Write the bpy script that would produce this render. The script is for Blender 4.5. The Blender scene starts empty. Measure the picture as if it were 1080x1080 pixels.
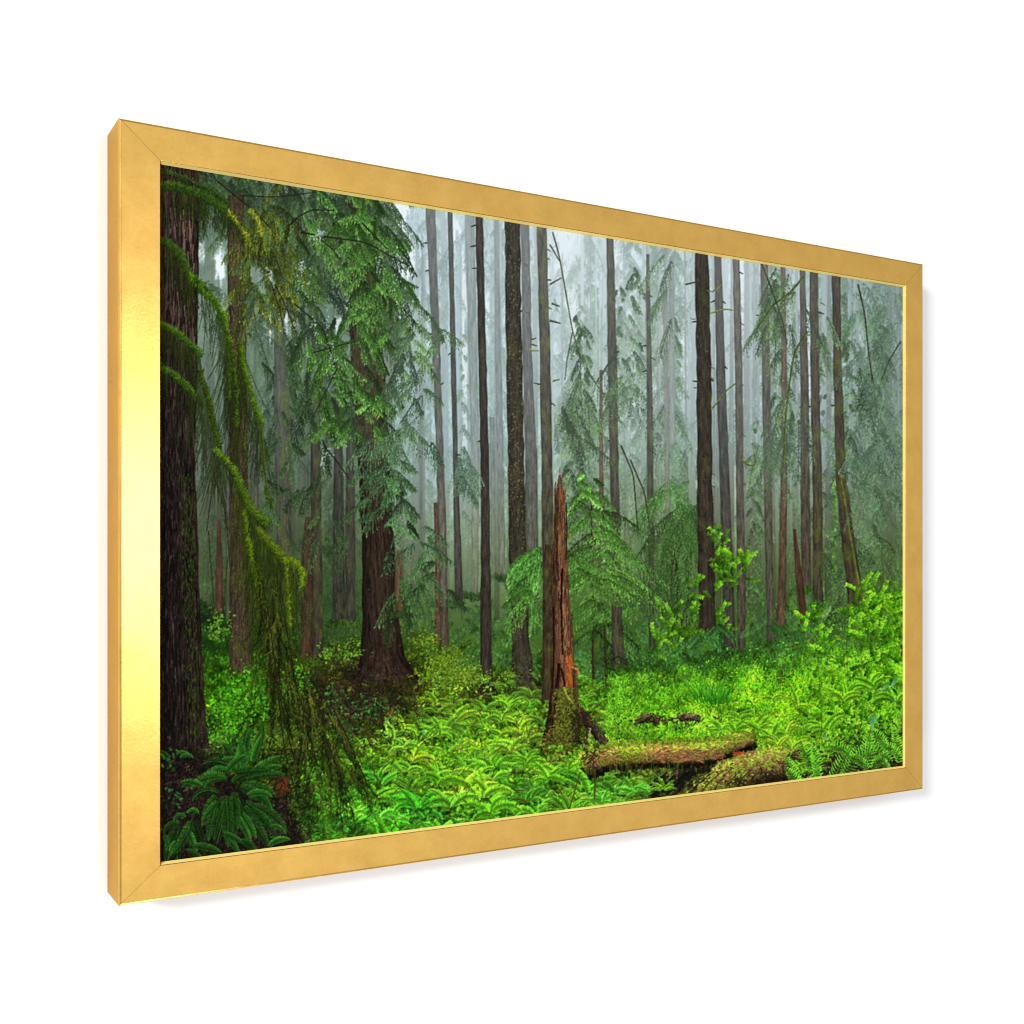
import bpy, bmesh, math
import numpy as np

# ================================================================ the place
# A framed forest print hanging on a white wall.  Metres; the wall is the plane
# y = 0, the room is on its -y side, x runs along the wall, z is up.
W, H, T = 1.0382, 0.702, 0.0520         # outer size and depth of the frame
RAILS = dict(left=.0362, right=.0335, top=.0322, bottom=.0318)   # face widths
Z0 = 1.20                              # height of the frame's lower edge
EYE = (-0.2142, -(1.0703 + T), Z0 + 0.3122)
FPX = 1226.0                           # focal length for a picture 1080 wide
PRINT_N = T - .0050                      # how far the print's face stands off the wall

scene = bpy.context.scene
coll = scene.collection

def link(name, me, mat=None, parent=None):
    o = bpy.data.objects.new(name, me)
    coll.objects.link(o)
    if mat: me.materials.append(mat)
    if parent: o.parent = parent
    return o

def mesh(name, verts, faces):
    me = bpy.data.meshes.new(name)
    me.from_pydata([tuple(v) for v in verts], [], faces)
    me.validate(); me.update()
    return me

def node(nt, kind, **k):
    n = nt.nodes.new(kind)
    for a, v in k.items(): setattr(n, a, v)
    return n

def material(name):
    m = bpy.data.materials.new(name); m.use_nodes = True
    return m, m.node_tree, m.node_tree.nodes['Principled BSDF']

# ---- materials
def gold_material(name, ca, cb):
    m, nt, b = material(name)
    L = nt.links.new
    tc = node(nt, 'ShaderNodeTexCoord')
    n1 = node(nt, 'ShaderNodeTexNoise'); n1.inputs['Scale'].default_value = 38; n1.inputs['Detail'].default_value = 8; n1.inputs['Roughness'].default_value = .62
    n2 = node(nt, 'ShaderNodeTexNoise'); n2.inputs['Scale'].default_value = 420; n2.inputs['Detail'].default_value = 4
    L(tc.outputs['Object'], n1.inputs['Vector']); L(tc.outputs['Object'], n2.inputs['Vector'])
    mix = node(nt, 'ShaderNodeMath', operation='MULTIPLY_ADD'); mix.inputs[1].default_value = .35
    L(n2.outputs['Fac'], mix.inputs[0]); L(n1.outputs['Fac'], mix.inputs[2])
    cr = node(nt, 'ShaderNodeValToRGB')
    cr.color_ramp.elements[0].position = .38; cr.color_ramp.elements[0].color = ca
    cr.color_ramp.elements[1].position = .95; cr.color_ramp.elements[1].color = cb
    L(mix.outputs[0], cr.inputs['Fac']); L(cr.outputs['Color'], b.inputs['Base Color'])
    b.inputs['Metallic'].default_value = .92; b.inputs['Specular Tint'].default_value = (1, .80, .42, 1)
    rr = node(nt, 'ShaderNodeMapRange'); rr.inputs['To Min'].default_value = .25; rr.inputs['To Max'].default_value = .32
    L(n1.outputs['Fac'], rr.inputs['Value']); L(rr.outputs['Result'], b.inputs['Roughness'])
    bp = node(nt, 'ShaderNodeBump'); bp.inputs['Strength'].default_value = .06; bp.inputs['Distance'].default_value = .001
    L(n2.outputs['Fac'], bp.inputs['Height']); L(bp.outputs['Normal'], b.inputs['Normal'])
    return m

def lip_material():
    m, nt, b = material('bright_gilt')
    n = node(nt, 'ShaderNodeTexNoise'); n.inputs['Scale'].default_value = 160; n.inputs['Detail'].default_value = 4
    tc = node(nt, 'ShaderNodeTexCoord'); nt.links.new(tc.outputs['Object'], n.inputs['Vector'])
    cr = node(nt, 'ShaderNodeValToRGB'); cr.color_ramp.elements[0].color = (.95, .70, .17, 1); cr.color_ramp.elements[1].color = (1.0, .82, .28, 1)
    nt.links.new(n.outputs['Fac'], cr.inputs['Fac']); nt.links.new(cr.outputs['Color'], b.inputs['Base Color'])
    b.inputs['Roughness'].default_value = .55; b.inputs['Specular IOR Level'].default_value = .2
    return m

def print_material():
    m, nt, b = material('printed_canvas')
    a = node(nt, 'ShaderNodeAttribute', attribute_name='ink')
    nt.links.new(a.outputs['Color'], b.inputs['Base Color'])
    b.inputs['Roughness'].default_value = .9
    b.inputs['Specular IOR Level'].default_value = 0.0
    return m

def wall_material():
    m, nt, b = material('matt_white_wall_paint')
    n = node(nt, 'ShaderNodeTexNoise'); n.inputs['Scale'].default_value = 240; n.inputs['Detail'].default_value = 5
    tc = node(nt, 'ShaderNodeTexCoord'); nt.links.new(tc.outputs['Object'], n.inputs['Vector'])
    bp = node(nt, 'ShaderNodeBump'); bp.inputs['Strength'].default_value = .03; bp.inputs['Distance'].default_value = .0006
    nt.links.new(n.outputs['Fac'], bp.inputs['Height']); nt.links.new(bp.outputs['Normal'], b.inputs['Normal'])
    b.inputs['Base Color'].default_value = (.86, .86, .865, 1)
    b.inputs['Roughness'].default_value = .85
    b.inputs['Specular IOR Level'].default_value = .15
    return m

GOLD_A = (.60, .350, .080, 1)
GOLD_B = (.76, .470, .122, 1)

# ---------------------------------------------------------------- the print
# The forest picture on the print is drawn stroke by stroke in code: fog, far
# trunks, boughs, moss, ferns.  Units: 1 unit = 1/1080 of the photo width.
PX0, PY0, PX1, PY1, SS = 160, 165, 965, 920, 2
PW, PH = (PX1 - PX0) * SS, (PY1 - PY0) * SS
rng = np.random.default_rng(11)
CV = np.zeros((PH, PW, 3), np.float32)

def rgb(*c): return np.array(c, np.float32) / 255.0

def up(g, h, w, smooth=True):
    gy = np.linspace(0, g.shape[0] - 1.001, h, dtype=np.float32); gx = np.linspace(0, g.shape[1] - 1.001, w, dtype=np.float32)
    iy = gy.astype(int); ix = gx.astype(int); fy = gy - iy; fx = gx - ix
    if smooth: fy = fy * fy * (3 - 2 * fy); fx = fx * fx * (3 - 2 * fx)
    if g.ndim == 3: fy = fy[:, None, None]; fx = fx[None, :, None]
    else: fy = fy[:, None]; fx = fx[None, :]
    r = g[iy] * (1 - fy) + g[iy + 1] * fy
    return r[:, ix] * (1 - fx) + r[:, ix + 1] * fx

def noise(cx, cy=None, h=PH, w=PW):
    cy = cy or cx
    g = rng.random((int(h / SS / cy) + 3, int(w / SS / cx) + 3)).astype(np.float32)
    return up(g, h, w)

def fbm(c, n=4, cy=None, h=PH, w=PW):
    a = 0; amp = 1; tot = 0
    for k in range(n):
        a = a + amp * noise(c / 2 ** k, (cy or c) / 2 ** k, h, w); tot += amp; amp *= .6
    return a / tot

def grid_map(xs, ys, rows):
    g = np.array(rows, np.float32) / 255
    X = np.linspace(PX0, PX1, 200); Y = np.linspace(PY0, PY1, 200)
    tmp = np.stack([np.stack([np.interp(X, xs, g[j, :, c]) for c in range(3)], -1) for j in range(len(ys))])
    out = np.zeros((200, 200, 3), np.float32)
    for i in range(200):
        for c in range(3): out[:, i, c] = np.interp(Y, ys, tmp[:, i, c])
    k = np.array([1, 4, 6, 4, 1], np.float32) / 16
    for _ in range(6):
        p = np.pad(out, ((2, 2), (0, 0), (0, 0)), 'edge'); out = sum(k[i] * p[i:i + 200] for i in range(5))
        p = np.pad(out, ((0, 0), (2, 2), (0, 0)), 'edge'); out = sum(k[i] * p[:, i:i + 200] for i in range(5))
    return out

def look(m, x, y):
    h, w = m.shape[:2]
    ix = np.clip(((np.asarray(x) - PX0) / (PX1 - PX0) * w).astype(int), 0, w - 1)
    iy = np.clip(((np.asarray(y) - PY0) / (PY1 - PY0) * h).astype(int), 0, h - 1)
    return m[iy, ix]

def strokes(x, y, ang, ln, w, ca, cb=None, bend=0., shape='line', alpha=1., side=0.):
    """many tapered strokes at once, painted in order; all lengths in picture units"""
    x = np.atleast_1d(np.asarray(x, np.float32)).ravel(); n = len(x)
    f = lambda v: np.broadcast_to(np.asarray(v, np.float32).ravel() if np.ndim(v) else np.float32(v), (n,))
    y, ang, ln, w, bend, alpha, side = map(f, (y, ang, ln, w, bend, alpha, side))
    ca = np.broadcast_to(np.asarray(ca, np.float32), (n, 3)); cb = ca if cb is None else np.broadcast_to(np.asarray(cb, np.float32), (n, 3))
    if n == 0: return
    M = max(2, int(np.ceil(np.percentile(ln, 98) * SS / .8)) + 1); K = max(1, int(np.ceil(w.max() * SS / .85)))
    step = max(1, int(1.5e6 // (M * K)))
    t = np.linspace(0, 1, M, dtype=np.float32)[None, :]
    if shape == 'leaf': prof = np.sin(np.pi * np.clip(t, .02, .98) ** .8) ** .8
    elif shape == 'line': prof = 1 - .75 * t
    else: prof = np.ones_like(t)
    o = (np.arange(K, dtype=np.float32) - (K - 1) / 2) / max(K, 1)
    for s in range(0, n, step):
        e = slice(s, s + step); m = len(x[e])
        a = ang[e][:, None] + bend[e][:, None] * t
        am = ang[e][:, None] + bend[e][:, None] * t * .5
        cx = x[e][:, None] + np.cos(am) * ln[e][:, None] * t; cy = y[e][:, None] + np.sin(am) * ln[e][:, None] * t
        ww = w[e][:, None] * prof
        qx = cx[:, :, None] - np.sin(a)[:, :, None] * ww[:, :, None] * o; qy = cy[:, :, None] + np.cos(a)[:, :, None] * ww[:, :, None] * o
        col = ca[e][:, None, :] * (1 - t[..., None]) + cb[e][:, None, :] * t[..., None]
        col = np.broadcast_to(col[:, :, None, :], (m, M, K, 3))
        if side[e].any(): col = col * (1 + side[e][:, None, None, None] * (2 * o)[None, None, :, None])
        ix = ((qx - PX0) * SS).astype(np.int32).ravel(); iy = ((qy - PY0) * SS).astype(np.int32).ravel()
        ok = (ix >= 0) & (ix < PW) & (iy >= 0) & (iy < PH)
        ix = ix[ok]; iy = iy[ok]; col = col.reshape(-1, 3)[ok]
        if (alpha[e] < 1).any():
            al = np.broadcast_to(alpha[e][:, None, None], (m, M, K)).reshape(-1)[ok][:, None]
            col = CV[iy, ix] * (1 - al) + col * al
        CV[iy, ix] = col

def curve(pts, n=60):
    """smooth curve through points"""
    p = np.array(pts, np.float32); d = np.r_[0, np.cumsum(np.hypot(*np.diff(p[:, :2], axis=0).T))]
    t = np.linspace(0, d[-1], n)
    q = np.stack([np.interp(t, d, p[:, k]) for k in range(p.shape[1])], 1)
    for _ in range(3): q[1:-1] = (q[:-2] + 2 * q[1:-1] + q[2:]) / 4
    return q

def limb(pts, w0, w1, col, col2=None, alpha=1., n=60):
    q = curve(pts, n); d = np.diff(q, axis=0); k = len(d); w = np.linspace(w0, w1, k)
    c = np.asarray(col) * (1 + .35 * (rng.random((k, 1)) - .5))
    strokes(q[:-1, 0], q[:-1, 1], np.arctan2(d[:, 1], d[:, 0]), np.hypot(d[:, 0], d[:, 1]) * 1.3, w, c, None if col2 is None else np.asarray(col2), shape="flat", alpha=alpha, side=-.35)
    return q

# ---- air: colour of the fog with the far forest melting into it
FX = [165, 210, 260, 350, 440, 520, 600, 690, 780, 870, 955]
FY = [190, 250, 310, 380, 460, 540, 600, 660, 720]
LIFT = np.clip((630 - np.linspace(PY0, PY1, 200)) / 170, 0, 1)[:, None, None] * np.clip((np.linspace(PX0, PX1, 200) - 380) / 60, 0, 1)[None, :, None]
AIR = grid_map(FX, FY, [
    [(45,58,52),(70,95,85),(95,120,112),(100,130,122),(170,190,198),(158,182,186),(225,240,246),(150,180,175),(205,222,230),(122,152,152),(110,128,150)],
    [(50,60,55),(110,135,132),(140,160,160),(110,138,130),(185,206,214),(155,182,186),(228,242,248),(158,188,184),(212,230,236),(135,165,164),(115,138,150)],
    [(52,62,58),(150,175,182),(135,162,165),(108,138,132),(168,192,197),(152,182,184),(214,234,238),(164,194,190),(208,228,232),(142,172,170),(118,145,148)],
    [(56,70,66),(125,148,148),(118,142,140),(112,140,136),(150,180,184),(152,184,186),(184,212,208),(178,204,190),(180,208,204),(150,180,176),(122,150,146)],
    [(60,74,74),(105,122,126),(98,118,116),(112,138,134),(150,180,182),(165,198,198),(172,198,186),(160,190,168),(164,194,188),(140,170,166),(118,148,134)],
    [(55,68,68),(86,102,104),(76,94,92),(88,108,104),(124,148,150),(152,188,184),(104,134,116),(110,140,114),(134,160,146),(106,136,116),(92,124,96)],
    [(48,62,55),(72,92,84),(60,80,70),(66,86,74),(92,116,104),(118,154,134),(70,106,70),(68,104,66),(84,118,82),(66,104,64),(72,116,58)],
    [(35,52,32),(58,90,46),(46,72,38),(56,82,40),(62,92,50),(58,90,52),(52,88,46),(48,84,42),(48,84,36),(48,90,36),(72,134,32)],
    [(30,48,22),(45,90,24),(46,80,26),(52,60,30),(70,112,32),(60,102,34),(56,100,34),(64,124,36),(74,146,36),(88,172,32),(92,180,32)]])
AIR = (AIR * (1 - .5 * LIFT) + rgb(194, 215, 223) * .5 * LIFT).astype(np.float32)
WARM = np.clip((np.linspace(PY0, PY1, 200) - 480) / 120, 0, 1)[:, None, None]
AIR = AIR * (1 + WARM * np.array([.06, -.01, -.24]))
AIR = AIR * (1 + np.clip((np.linspace(PX0, PX1, 200) - 480) / 80, 0, 1)[None, :, None] * np.array([.02, .0, .0]))
LEFT = np.clip((430 - np.linspace(PX0, PX1, 200)) / 60, 0, 1)[None, :, None]
AIR = (AIR * (1 - LEFT * np.array([.08, .10, .20]))).astype(np.float32)
GX = [170, 230, 290, 350, 410, 470, 530, 590, 650, 710, 770, 830, 890, 950]
GY = [640, 680, 710, 740, 780, 820, 860, 905]
GND = grid_map(GX, GY, [
    [(30,50,25),(50,88,42),(44,70,34),(54,82,38),(58,88,44),(58,90,50),(48,80,44),(44,78,42),(42,78,38),(44,82,34),(44,82,34),(46,86,34),(60,120,34),(92,172,34)],
    [(25,40,18),(46,92,26),(48,84,26),(62,92,28),(68,100,28),(78,122,32),(50,84,38),(46,84,38),(46,86,36),(48,94,34),(48,94,34),(54,104,32),(72,140,32),(98,190,34)],
    [(22,30,16),(52,112,24),(48,84,22),(52,56,30),(48,48,28),(84,128,32),(62,102,34),(52,96,34),(50,100,36),(62,124,34),(66,134,36),(74,144,34),(92,180,34),(96,188,36)],
    [(20,24,14),(62,136,26),(46,78,20),(48,58,26),(46,48,26),(62,94,28),(62,118,34),(64,108,36),(72,146,36),(80,162,36),(88,172,36),(96,188,34),(92,180,36),(84,164,46)],
    [(20,18,14),(40,72,26),(46,68,16),(54,94,26),(76,126,32),(76,142,34),(84,160,38),(70,100,36),(78,140,40),(74,156,36),(76,140,40),(82,156,40),(76,140,38),(70,126,42)],
    [(24,20,16),(26,48,24),(46,66,20),(50,104,26),(66,140,34),(76,152,36),(72,158,36),(62,128,36),(72,136,40),(74,84,40),(70,70,40),(70,84,40),(64,104,36),(70,112,40)],
    [(18,24,16),(20,38,20),(30,42,18),(46,110,30),(52,132,34),(60,150,40),(60,150,38),(60,130,36),(66,130,40),(60,70,40),(60,64,40),(60,84,40),(60,100,36),(60,100,40)],
    [(14,22,14),(18,36,18),(24,30,16),(40,104,30),(48,128,34),(56,146,40),(56,146,38),(56,120,36),(60,110,40),(60,70,40),(60,64,40),(60,84,40),(60,100,36),(60,100,40)]])

GND = (GND * (1 + np.array([.13, .04, -.28]) * np.clip((np.linspace(PY0, PY1, 200) - 670) / 50, 0, 1)[:, None, None])).astype(np.float32)

_m = up(rng.random((40, 30)).astype(np.float32), 200, 200) * .6 + up(rng.random((70, 60)).astype(np.float32), 200, 200) * .4
GND = (GND * (.64 + .96 * _m)[..., None]).astype(np.float32)

def fogged(col, x, y, f):
    f = np.asarray(f, np.float32)
    f = f[..., None] if f.ndim else f
    return np.asarray(col) * (1 - f) + look(AIR, x, y) * f

CV[:] = up(AIR, PH, PW, False)
GX_ = np.arange(PW)[None] / SS + PX0; GY_ = np.arange(PH)[:, None] / SS + PY0
def blobs(lst):
    o = np.zeros((PH, PW), np.float32)
    for x, y, rx, ry, a in lst: o = np.maximum(o, a * np.exp(-(((GX_ - x) / rx) ** 2 + ((GY_ - y) / ry) ** 2)))
    return o
SKY = rgb(238, 247, 252)
SKYB = blobs([(420,225,14,22,.9),(424,272,16,26,.95),(418,315,12,26,.8),(480,250,9,22,.7),(485,330,12,70,.75),(490,372,9,55,.75),(488,470,12,46,.7),(513,330,6,40,.6),(597,262,16,42,1),(607,320,13,40,.7),(650,275,10,50,.65),(560,270,8,40,.4),
    (666,330,10,60,.55),(694,390,9,70,.55),(722,360,10,80,.55),(783,300,10,48,1),(790,360,9,50,.7),(757,400,6,70,.5),(768,520,4,80,.4),(852,400,4,80,.6),(868,400,4,80,.6),(795,480,8,60,.5),(628,400,8,70,.45),(905,350,8,60,.4),
    (232,278,7,26,.8),(283,287,5,12,.8),(283,345,8,24,.75),(306,340,10,26,.7),(345,485,11,26,.8),(357,345,8,16,.65),(336,470,7,50,.45),(212,262,6,24,.6),(700,470,11,36,.5),(893,330,9,24,.45),(540,300,6,60,.4),(440,330,12,60,.5)])
tex = fbm(26, 5, 44); fine = .5 * noise(2.2, 3.6) + .3 * noise(1.1, 1.6) + .2 * rng.random((PH, PW)).astype(np.float32)
upper = np.clip((640 - GY_) / 160, 0, 1)
CV *= (1 + upper * (.30 * (tex - .5) + .30 * (fine - .5)))[..., None]
gm = np.clip((SKYB * 1.15 + .55 * (tex - .5) + .62 * (fine - .5) - .45) * 5, 0, 1)[..., None]
CV[:] = CV * (1 - gm) + SKY * gm

# ---- conifer boughs
def spray(bx, by, ang, ln, droop, col, tip, wid=.35, nt=14, nn=9, nl=2.2, nw=.6, gap=.0, fog=0., alpha=1., sag=.5, stem=None, vary=.35):
    bx, by, ang, ln, droop = [np.broadcast_to(np.asarray(v, np.float32), np.shape(bx)) for v in (bx, by, ang, ln, droop)]
    B = len(bx); t = (np.linspace(.04, 1, nt, dtype=np.float32)[None] + (rng.random((B, nt)) - .5) * .6 / nt).astype(np.float32)
    mx = bx[:, None] + np.cos(ang)[:, None] * ln[:, None] * t
    my = by[:, None] + np.sin(ang)[:, None] * ln[:, None] * t + droop[:, None] * ln[:, None] * t * t
    la = np.arctan2(np.sin(ang)[:, None] + 2 * droop[:, None] * t, np.cos(ang)[:, None] + 0 * t)
    br = 1 + vary * 2 * (rng.random((B, 1, 1, 1)) - .5)
    base = np.asarray(col, np.float32).reshape(-1, 3); tipc = np.asarray(tip, np.float32).reshape(-1, 3)
    base = np.broadcast_to(base, (B, 3))[:, None, None, :]; tipc = np.broadcast_to(tipc, (B, 3))[:, None, None, :]
    if stem is not None:
        for k in range(nt - 1):
            strokes(mx[:, k], my[:, k], np.arctan2(my[:, k + 1] - my[:, k], mx[:, k + 1] - mx[:, k]), np.hypot(my[:, k + 1] - my[:, k], mx[:, k + 1] - mx[:, k]) + .3, .8 * (1 - k / nt) + .4, fogged(stem, mx[:, k], my[:, k], fog), alpha=alpha)
    X, Y, A, Cc, L = [], [], [], [], []
    for sgn in (-1, 1):
        ta = la + sgn * (.55 + .5 * rng.random((B, nt)))
        tl = ln[:, None] * wid * (.25 + .75 * np.sin(np.pi * np.clip(t, 0, 1) ** .6 * .93)) * (.5 + .7 * rng.random((B, nt)))
        s = np.linspace(.05, 1, nn, dtype=np.float32)[None, None]
        x = mx[..., None] + np.cos(ta)[..., None] * tl[..., None] * s
        y = my[..., None] + np.sin(ta)[..., None] * tl[..., None] * s + sag * tl[..., None] * s * s
        na = np.arctan2(np.sin(ta)[..., None] + 2 * sag * s, np.cos(ta)[..., None] + 0 * s) + (rng.random(x.shape) - .5) * .85
        s4 = np.broadcast_to(s, x.shape)[..., None]
        c = (base * (1 - s4 ** 1.3) + tipc * s4 ** 1.3) * br * (.72 + .52 * rng.random(x.shape)[..., None])
        X.append(x); Y.append(y); A.append(na); Cc.append(c)
    X = np.concatenate(X, 1).ravel(); Y = np.concatenate(Y, 1).ravel(); A = np.concatenate(A, 1).ravel(); Cc = np.concatenate(Cc, 1).reshape(-1, 3)
    if gap:
        k = rng.random(len(X)) > gap; X, Y, A, Cc = X[k], Y[k], A[k], Cc[k]
    n = len(X)
    strokes(X, Y, A, nl * (.6 + .8 * rng.random(n)), nw, fogged(Cc, X, Y, fog), alpha=alpha)

def hemlock(xc, y0, y1, hw, col, tip, fog=0., n=60, nl=1.8, alpha=1., droop=.5, lean=0., gap=.25, trunk=True, top=.25):
    """a conifer seen from the side: ragged boughs that hang, longer towards the foot"""
    n = int(n * 1.0); f = np.sort(rng.random(n))
    y = y0 + (y1 - y0) * f; x = xc + lean * f + rng.normal(0, hw * .12, n)
    if trunk: limb([(xc, y0), (xc + lean, y1)], .5, 1.6, fogged(rgb(58, 54, 46), xc, (y0 + y1) / 2, min(.9, fog + .1)), alpha=.8)
    sd = np.where(rng.random(n) < .5, -1, 1); ln = hw * (top + (1 - top) * f) * (.25 + 1.05 * rng.random(n) ** 1.3)
    el = .1 + .9 * rng.random(n); ang = np.where(sd > 0, el, np.pi - el)
    spray(x, y, ang, ln, droop * (.5 + .9 * rng.random(n)), col, tip, wid=.3, nt=11, nn=7, nl=nl, gap=gap, fog=fog, alpha=alpha, sag=1.1, vary=.45)

def field(n, box, ang, ln, col, tip, fog, droop=.35, keep=None, **k):
    """loose boughs spread over a region"""
    x = box[0] + (box[2] - box[0]) * rng.random(n); y = box[1] + (box[3] - box[1]) * rng.random(n)
    if keep is not None:
        m = keep(x, y); x, y = x[m], y[m]
    n = len(x)
    sd = rng.random(n) < .5; e = ang + .5 * (rng.random(n) - .5)
    spray(x, y, np.where(sd, e, np.pi - e), ln * (.5 + rng.random(n)), droop * (.5 + rng.random(n)), col, tip, fog=fog, **k)

dens = fbm(60, 3, 90)
def keepd(th): return lambda x, y: look(dens, x, y) > th

DG, MG, LG = rgb(44, 74, 50), rgb(62, 104, 62), rgb(104, 150, 104)

# far veil of foliage, several depths
field(1500, (190, 180, 960, 640), .6, 17, rgb(64,92,80), rgb(100,132,114), .66, alpha=.5, keep=keepd(.44), nt=9, nn=6, nl=1.7, gap=.4, sag=1., vary=.45)
field(1300, (190, 180, 960, 640), .7, 20, rgb(52,80,62), rgb(92,124,98), .5, alpha=.5, keep=keepd(.5), nt=9, nn=6, nl=1.7, gap=.4, sag=1.2, vary=.45)
# bare dead twigs hanging in the fog
n = 500; x = 200 + 750 * rng.random(n); y = 200 + 350 * rng.random(n)
strokes(x, y, .9 + 1.2 * (rng.random(n)), 8 + 22 * rng.random(n), .7, fogged(rgb(54, 62, 50), x, y, .45 + .3 * rng.random(n)), bend=rng.normal(0, .5, n), alpha=.5)

# ---- trunks
def trunk(pts, col, fog=0., moss=.15, mosscol=rgb(92, 98, 44), speck=.07, speckcol=rgb(124, 122, 92), dark=.35, light=.2, streak=.45, seed=0, rough=.25, fogtop=None, contrast=1., tuft=True):
    """pts: (y, x_left, x_right) rows; bark, moss and lichen by noise that follows the stem"""
    p = np.array(pts, np.float32)
    if fogtop is not None and fog <= .2: fogtop *= .72; col = np.asarray(col) * .9; fog *= .8
    if p[0, 0] < 335: p = np.vstack([[p[0, 0] - 30, p[0, 1] + .5, p[0, 2] - .5], p])
    y0, y1 = p[0, 0], p[-1, 0]; r0 = max(0, int((y0 - PY0) * SS)); r1 = min(PH, int((y1 - PY0) * SS))
    yy = np.arange(r0, r1) / SS + PY0
    xl = np.interp(yy, p[:, 0], p[:, 1]); xr = np.interp(yy, p[:, 0], p[:, 2])
    if tuft and (p[-1, 2] - p[-1, 1]) > 8 and y1 > 640:
        fl = np.clip((yy - (y1 - 22)) / 22, 0, 1) ** 2.2 * (p[-1, 2] - p[-1, 1]) * .22; xl = xl - fl * (.4 + rng.random()); xr = xr + fl * (.4 + rng.random())
    k = np.ones(9) / 9
    if len(yy) > 30: xl = np.convolve(np.pad(xl, 4, 'edge'), k, 'valid'); xr = np.convolve(np.pad(xr, 4, 'edge'), k, 'valid')
    h = r1 - r0
    wob = np.interp(np.arange(h), np.linspace(0, h, max(3, h // 24)), rng.random(max(3, h // 24)) - .5)
    wob2 = np.interp(np.arange(h), np.linspace(0, h, max(3, h // 20)), rng.random(max(3, h // 20)) - .5)
    wd = (xr - xl).mean(); xl = xl + wob * wd * rough * .35; xr = xr + wob2 * wd * rough * .35
    c0 = max(0, int((xl.min() - 1 - PX0) * SS)); c1 = min(PW, int((xr.max() + 2 - PX0) * SS))
    if c1 <= c0: return
    w = c1 - c0
    xx = np.arange(c0, c1) / SS + PX0
    s = (xx[None] - xl[:, None]) / np.maximum(xr - xl, .5)[:, None]
    mask = np.clip(np.minimum(s, 1 - s) * np.maximum(xr - xl, .5)[:, None] * SS + .5, 0, 1)
    ss = np.clip(s, 0, 1)
    # bark in stem space
    nb = max(4, int(wd * 1.1)); g = rng.random((max(3, int(h / SS / 9)), nb)).astype(np.float32)
    g2 = rng.random((max(3, int(h / SS / 3)), nb * 2)).astype(np.float32)
    def samp(g):
        gy = np.linspace(0, g.shape[0] - 1.01, h)[:, None] + 0 * ss; gx = ss * (g.shape[1] - 1.01)
        iy = gy.astype(int); ix = gx.astype(int); fy = gy - iy; fx = gx - ix
        return (g[iy, ix] * (1 - fx) + g[iy, ix + 1] * fx) * (1 - fy) + (g[iy + 1, ix] * (1 - fx) + g[iy + 1, ix + 1] * fx) * fy
    b = samp(g) * .6 + samp(g2) * .4
    shade = 1 - dark * np.abs(2 * ss - 1) ** 2.2 + light * (b - .5)
    bark = np.clip(shade * (1 + streak * 2.2 * (b - .5)) + .24 * (rng.random((h, w)) - .5) * contrast, .12, 2)
    c = np.asarray(col)[None, None] * bark[..., None]
    mo = np.clip((fbm(10, 3, 16, h, w) - .62 + moss * .5 + .14 * (ss - .5)) * 3, 0, 1) * (.35 + .65 * rng.random((h, w)))
    mo = np.clip(mo, 0, 1) * min(1., moss * 3)
    c = c * (1 - mo[..., None]) + np.asarray(mosscol) * (.55 + .8 * rng.random((h, w)))[..., None] * mo[..., None]
    if speck:
        blk = up(rng.random((h // 2 + 2, w // 2 + 2)).astype(np.float32), h, w, False)
        sp = (blk > 1 - speck * (.4 + 1.2 * fbm(14, 2, 30, h, w))) * (.35 + .5 * rng.random((h, w)))
        c = c * (1 - sp[..., None]) + np.asarray(speckcol) * sp[..., None]
    f = np.full(h, fog, np.float32) if fogtop is None else np.interp(yy, [y0, y1], [fogtop, fog])
    air = np.stack([np.interp(yy, np.linspace(PY0, PY1, 200), AIR[:, int(np.clip((xx.mean() - PX0) / (PX1 - PX0) * 200, 0, 199)), k]) for k in range(3)], -1)
    c = c * (1 - f[:, None, None]) + air[:, None, :] * f[:, None, None]
    if tuft: mask[-int(6 * SS):] *= np.linspace(1, .0, int(6 * SS))[:, None] ** .6
    sub = CV[r0:r1, c0:c1]; sub[:] = sub * (1 - mask[..., None]) + c * mask[..., None]
    if tuft and wd > 5 and fog < .2 and y0 < 330:
        for k in range(int(h / SS / 120 + rng.random())):
            j = rng.integers(0, h - 1); side = rng.random() < .5
            if yy[j] > 480: continue
            limb([((xl if side else xr)[j], yy[j]), ((xl if side else xr)[j] + (-1 if side else 1) * (1.5 + 4.5 * rng.random()), yy[j] - 1.5 + 4 * rng.random())], 1.3, .6, np.asarray(col) * .8, n=5)
    if tuft and y1 > 600:
        n = int(14 + 9 * wd); tx = xl[-1] - 2 + (xr[-1] - xl[-1] + 4) * rng.random(n); ty = y1 - 4 + 6 * rng.random(n)
        strokes(tx, ty, -1.57 + rng.normal(0, .8, n), 2 + 3 * rng.random(n), 1., look(GND, tx, np.maximum(ty, 645)) * (.35 + .7 * rng.random((n, 1))), bend=rng.normal(0, .6, n), alpha=.85)

BR, GR = rgb(66, 56, 48), rgb(92, 90, 86)
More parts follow.
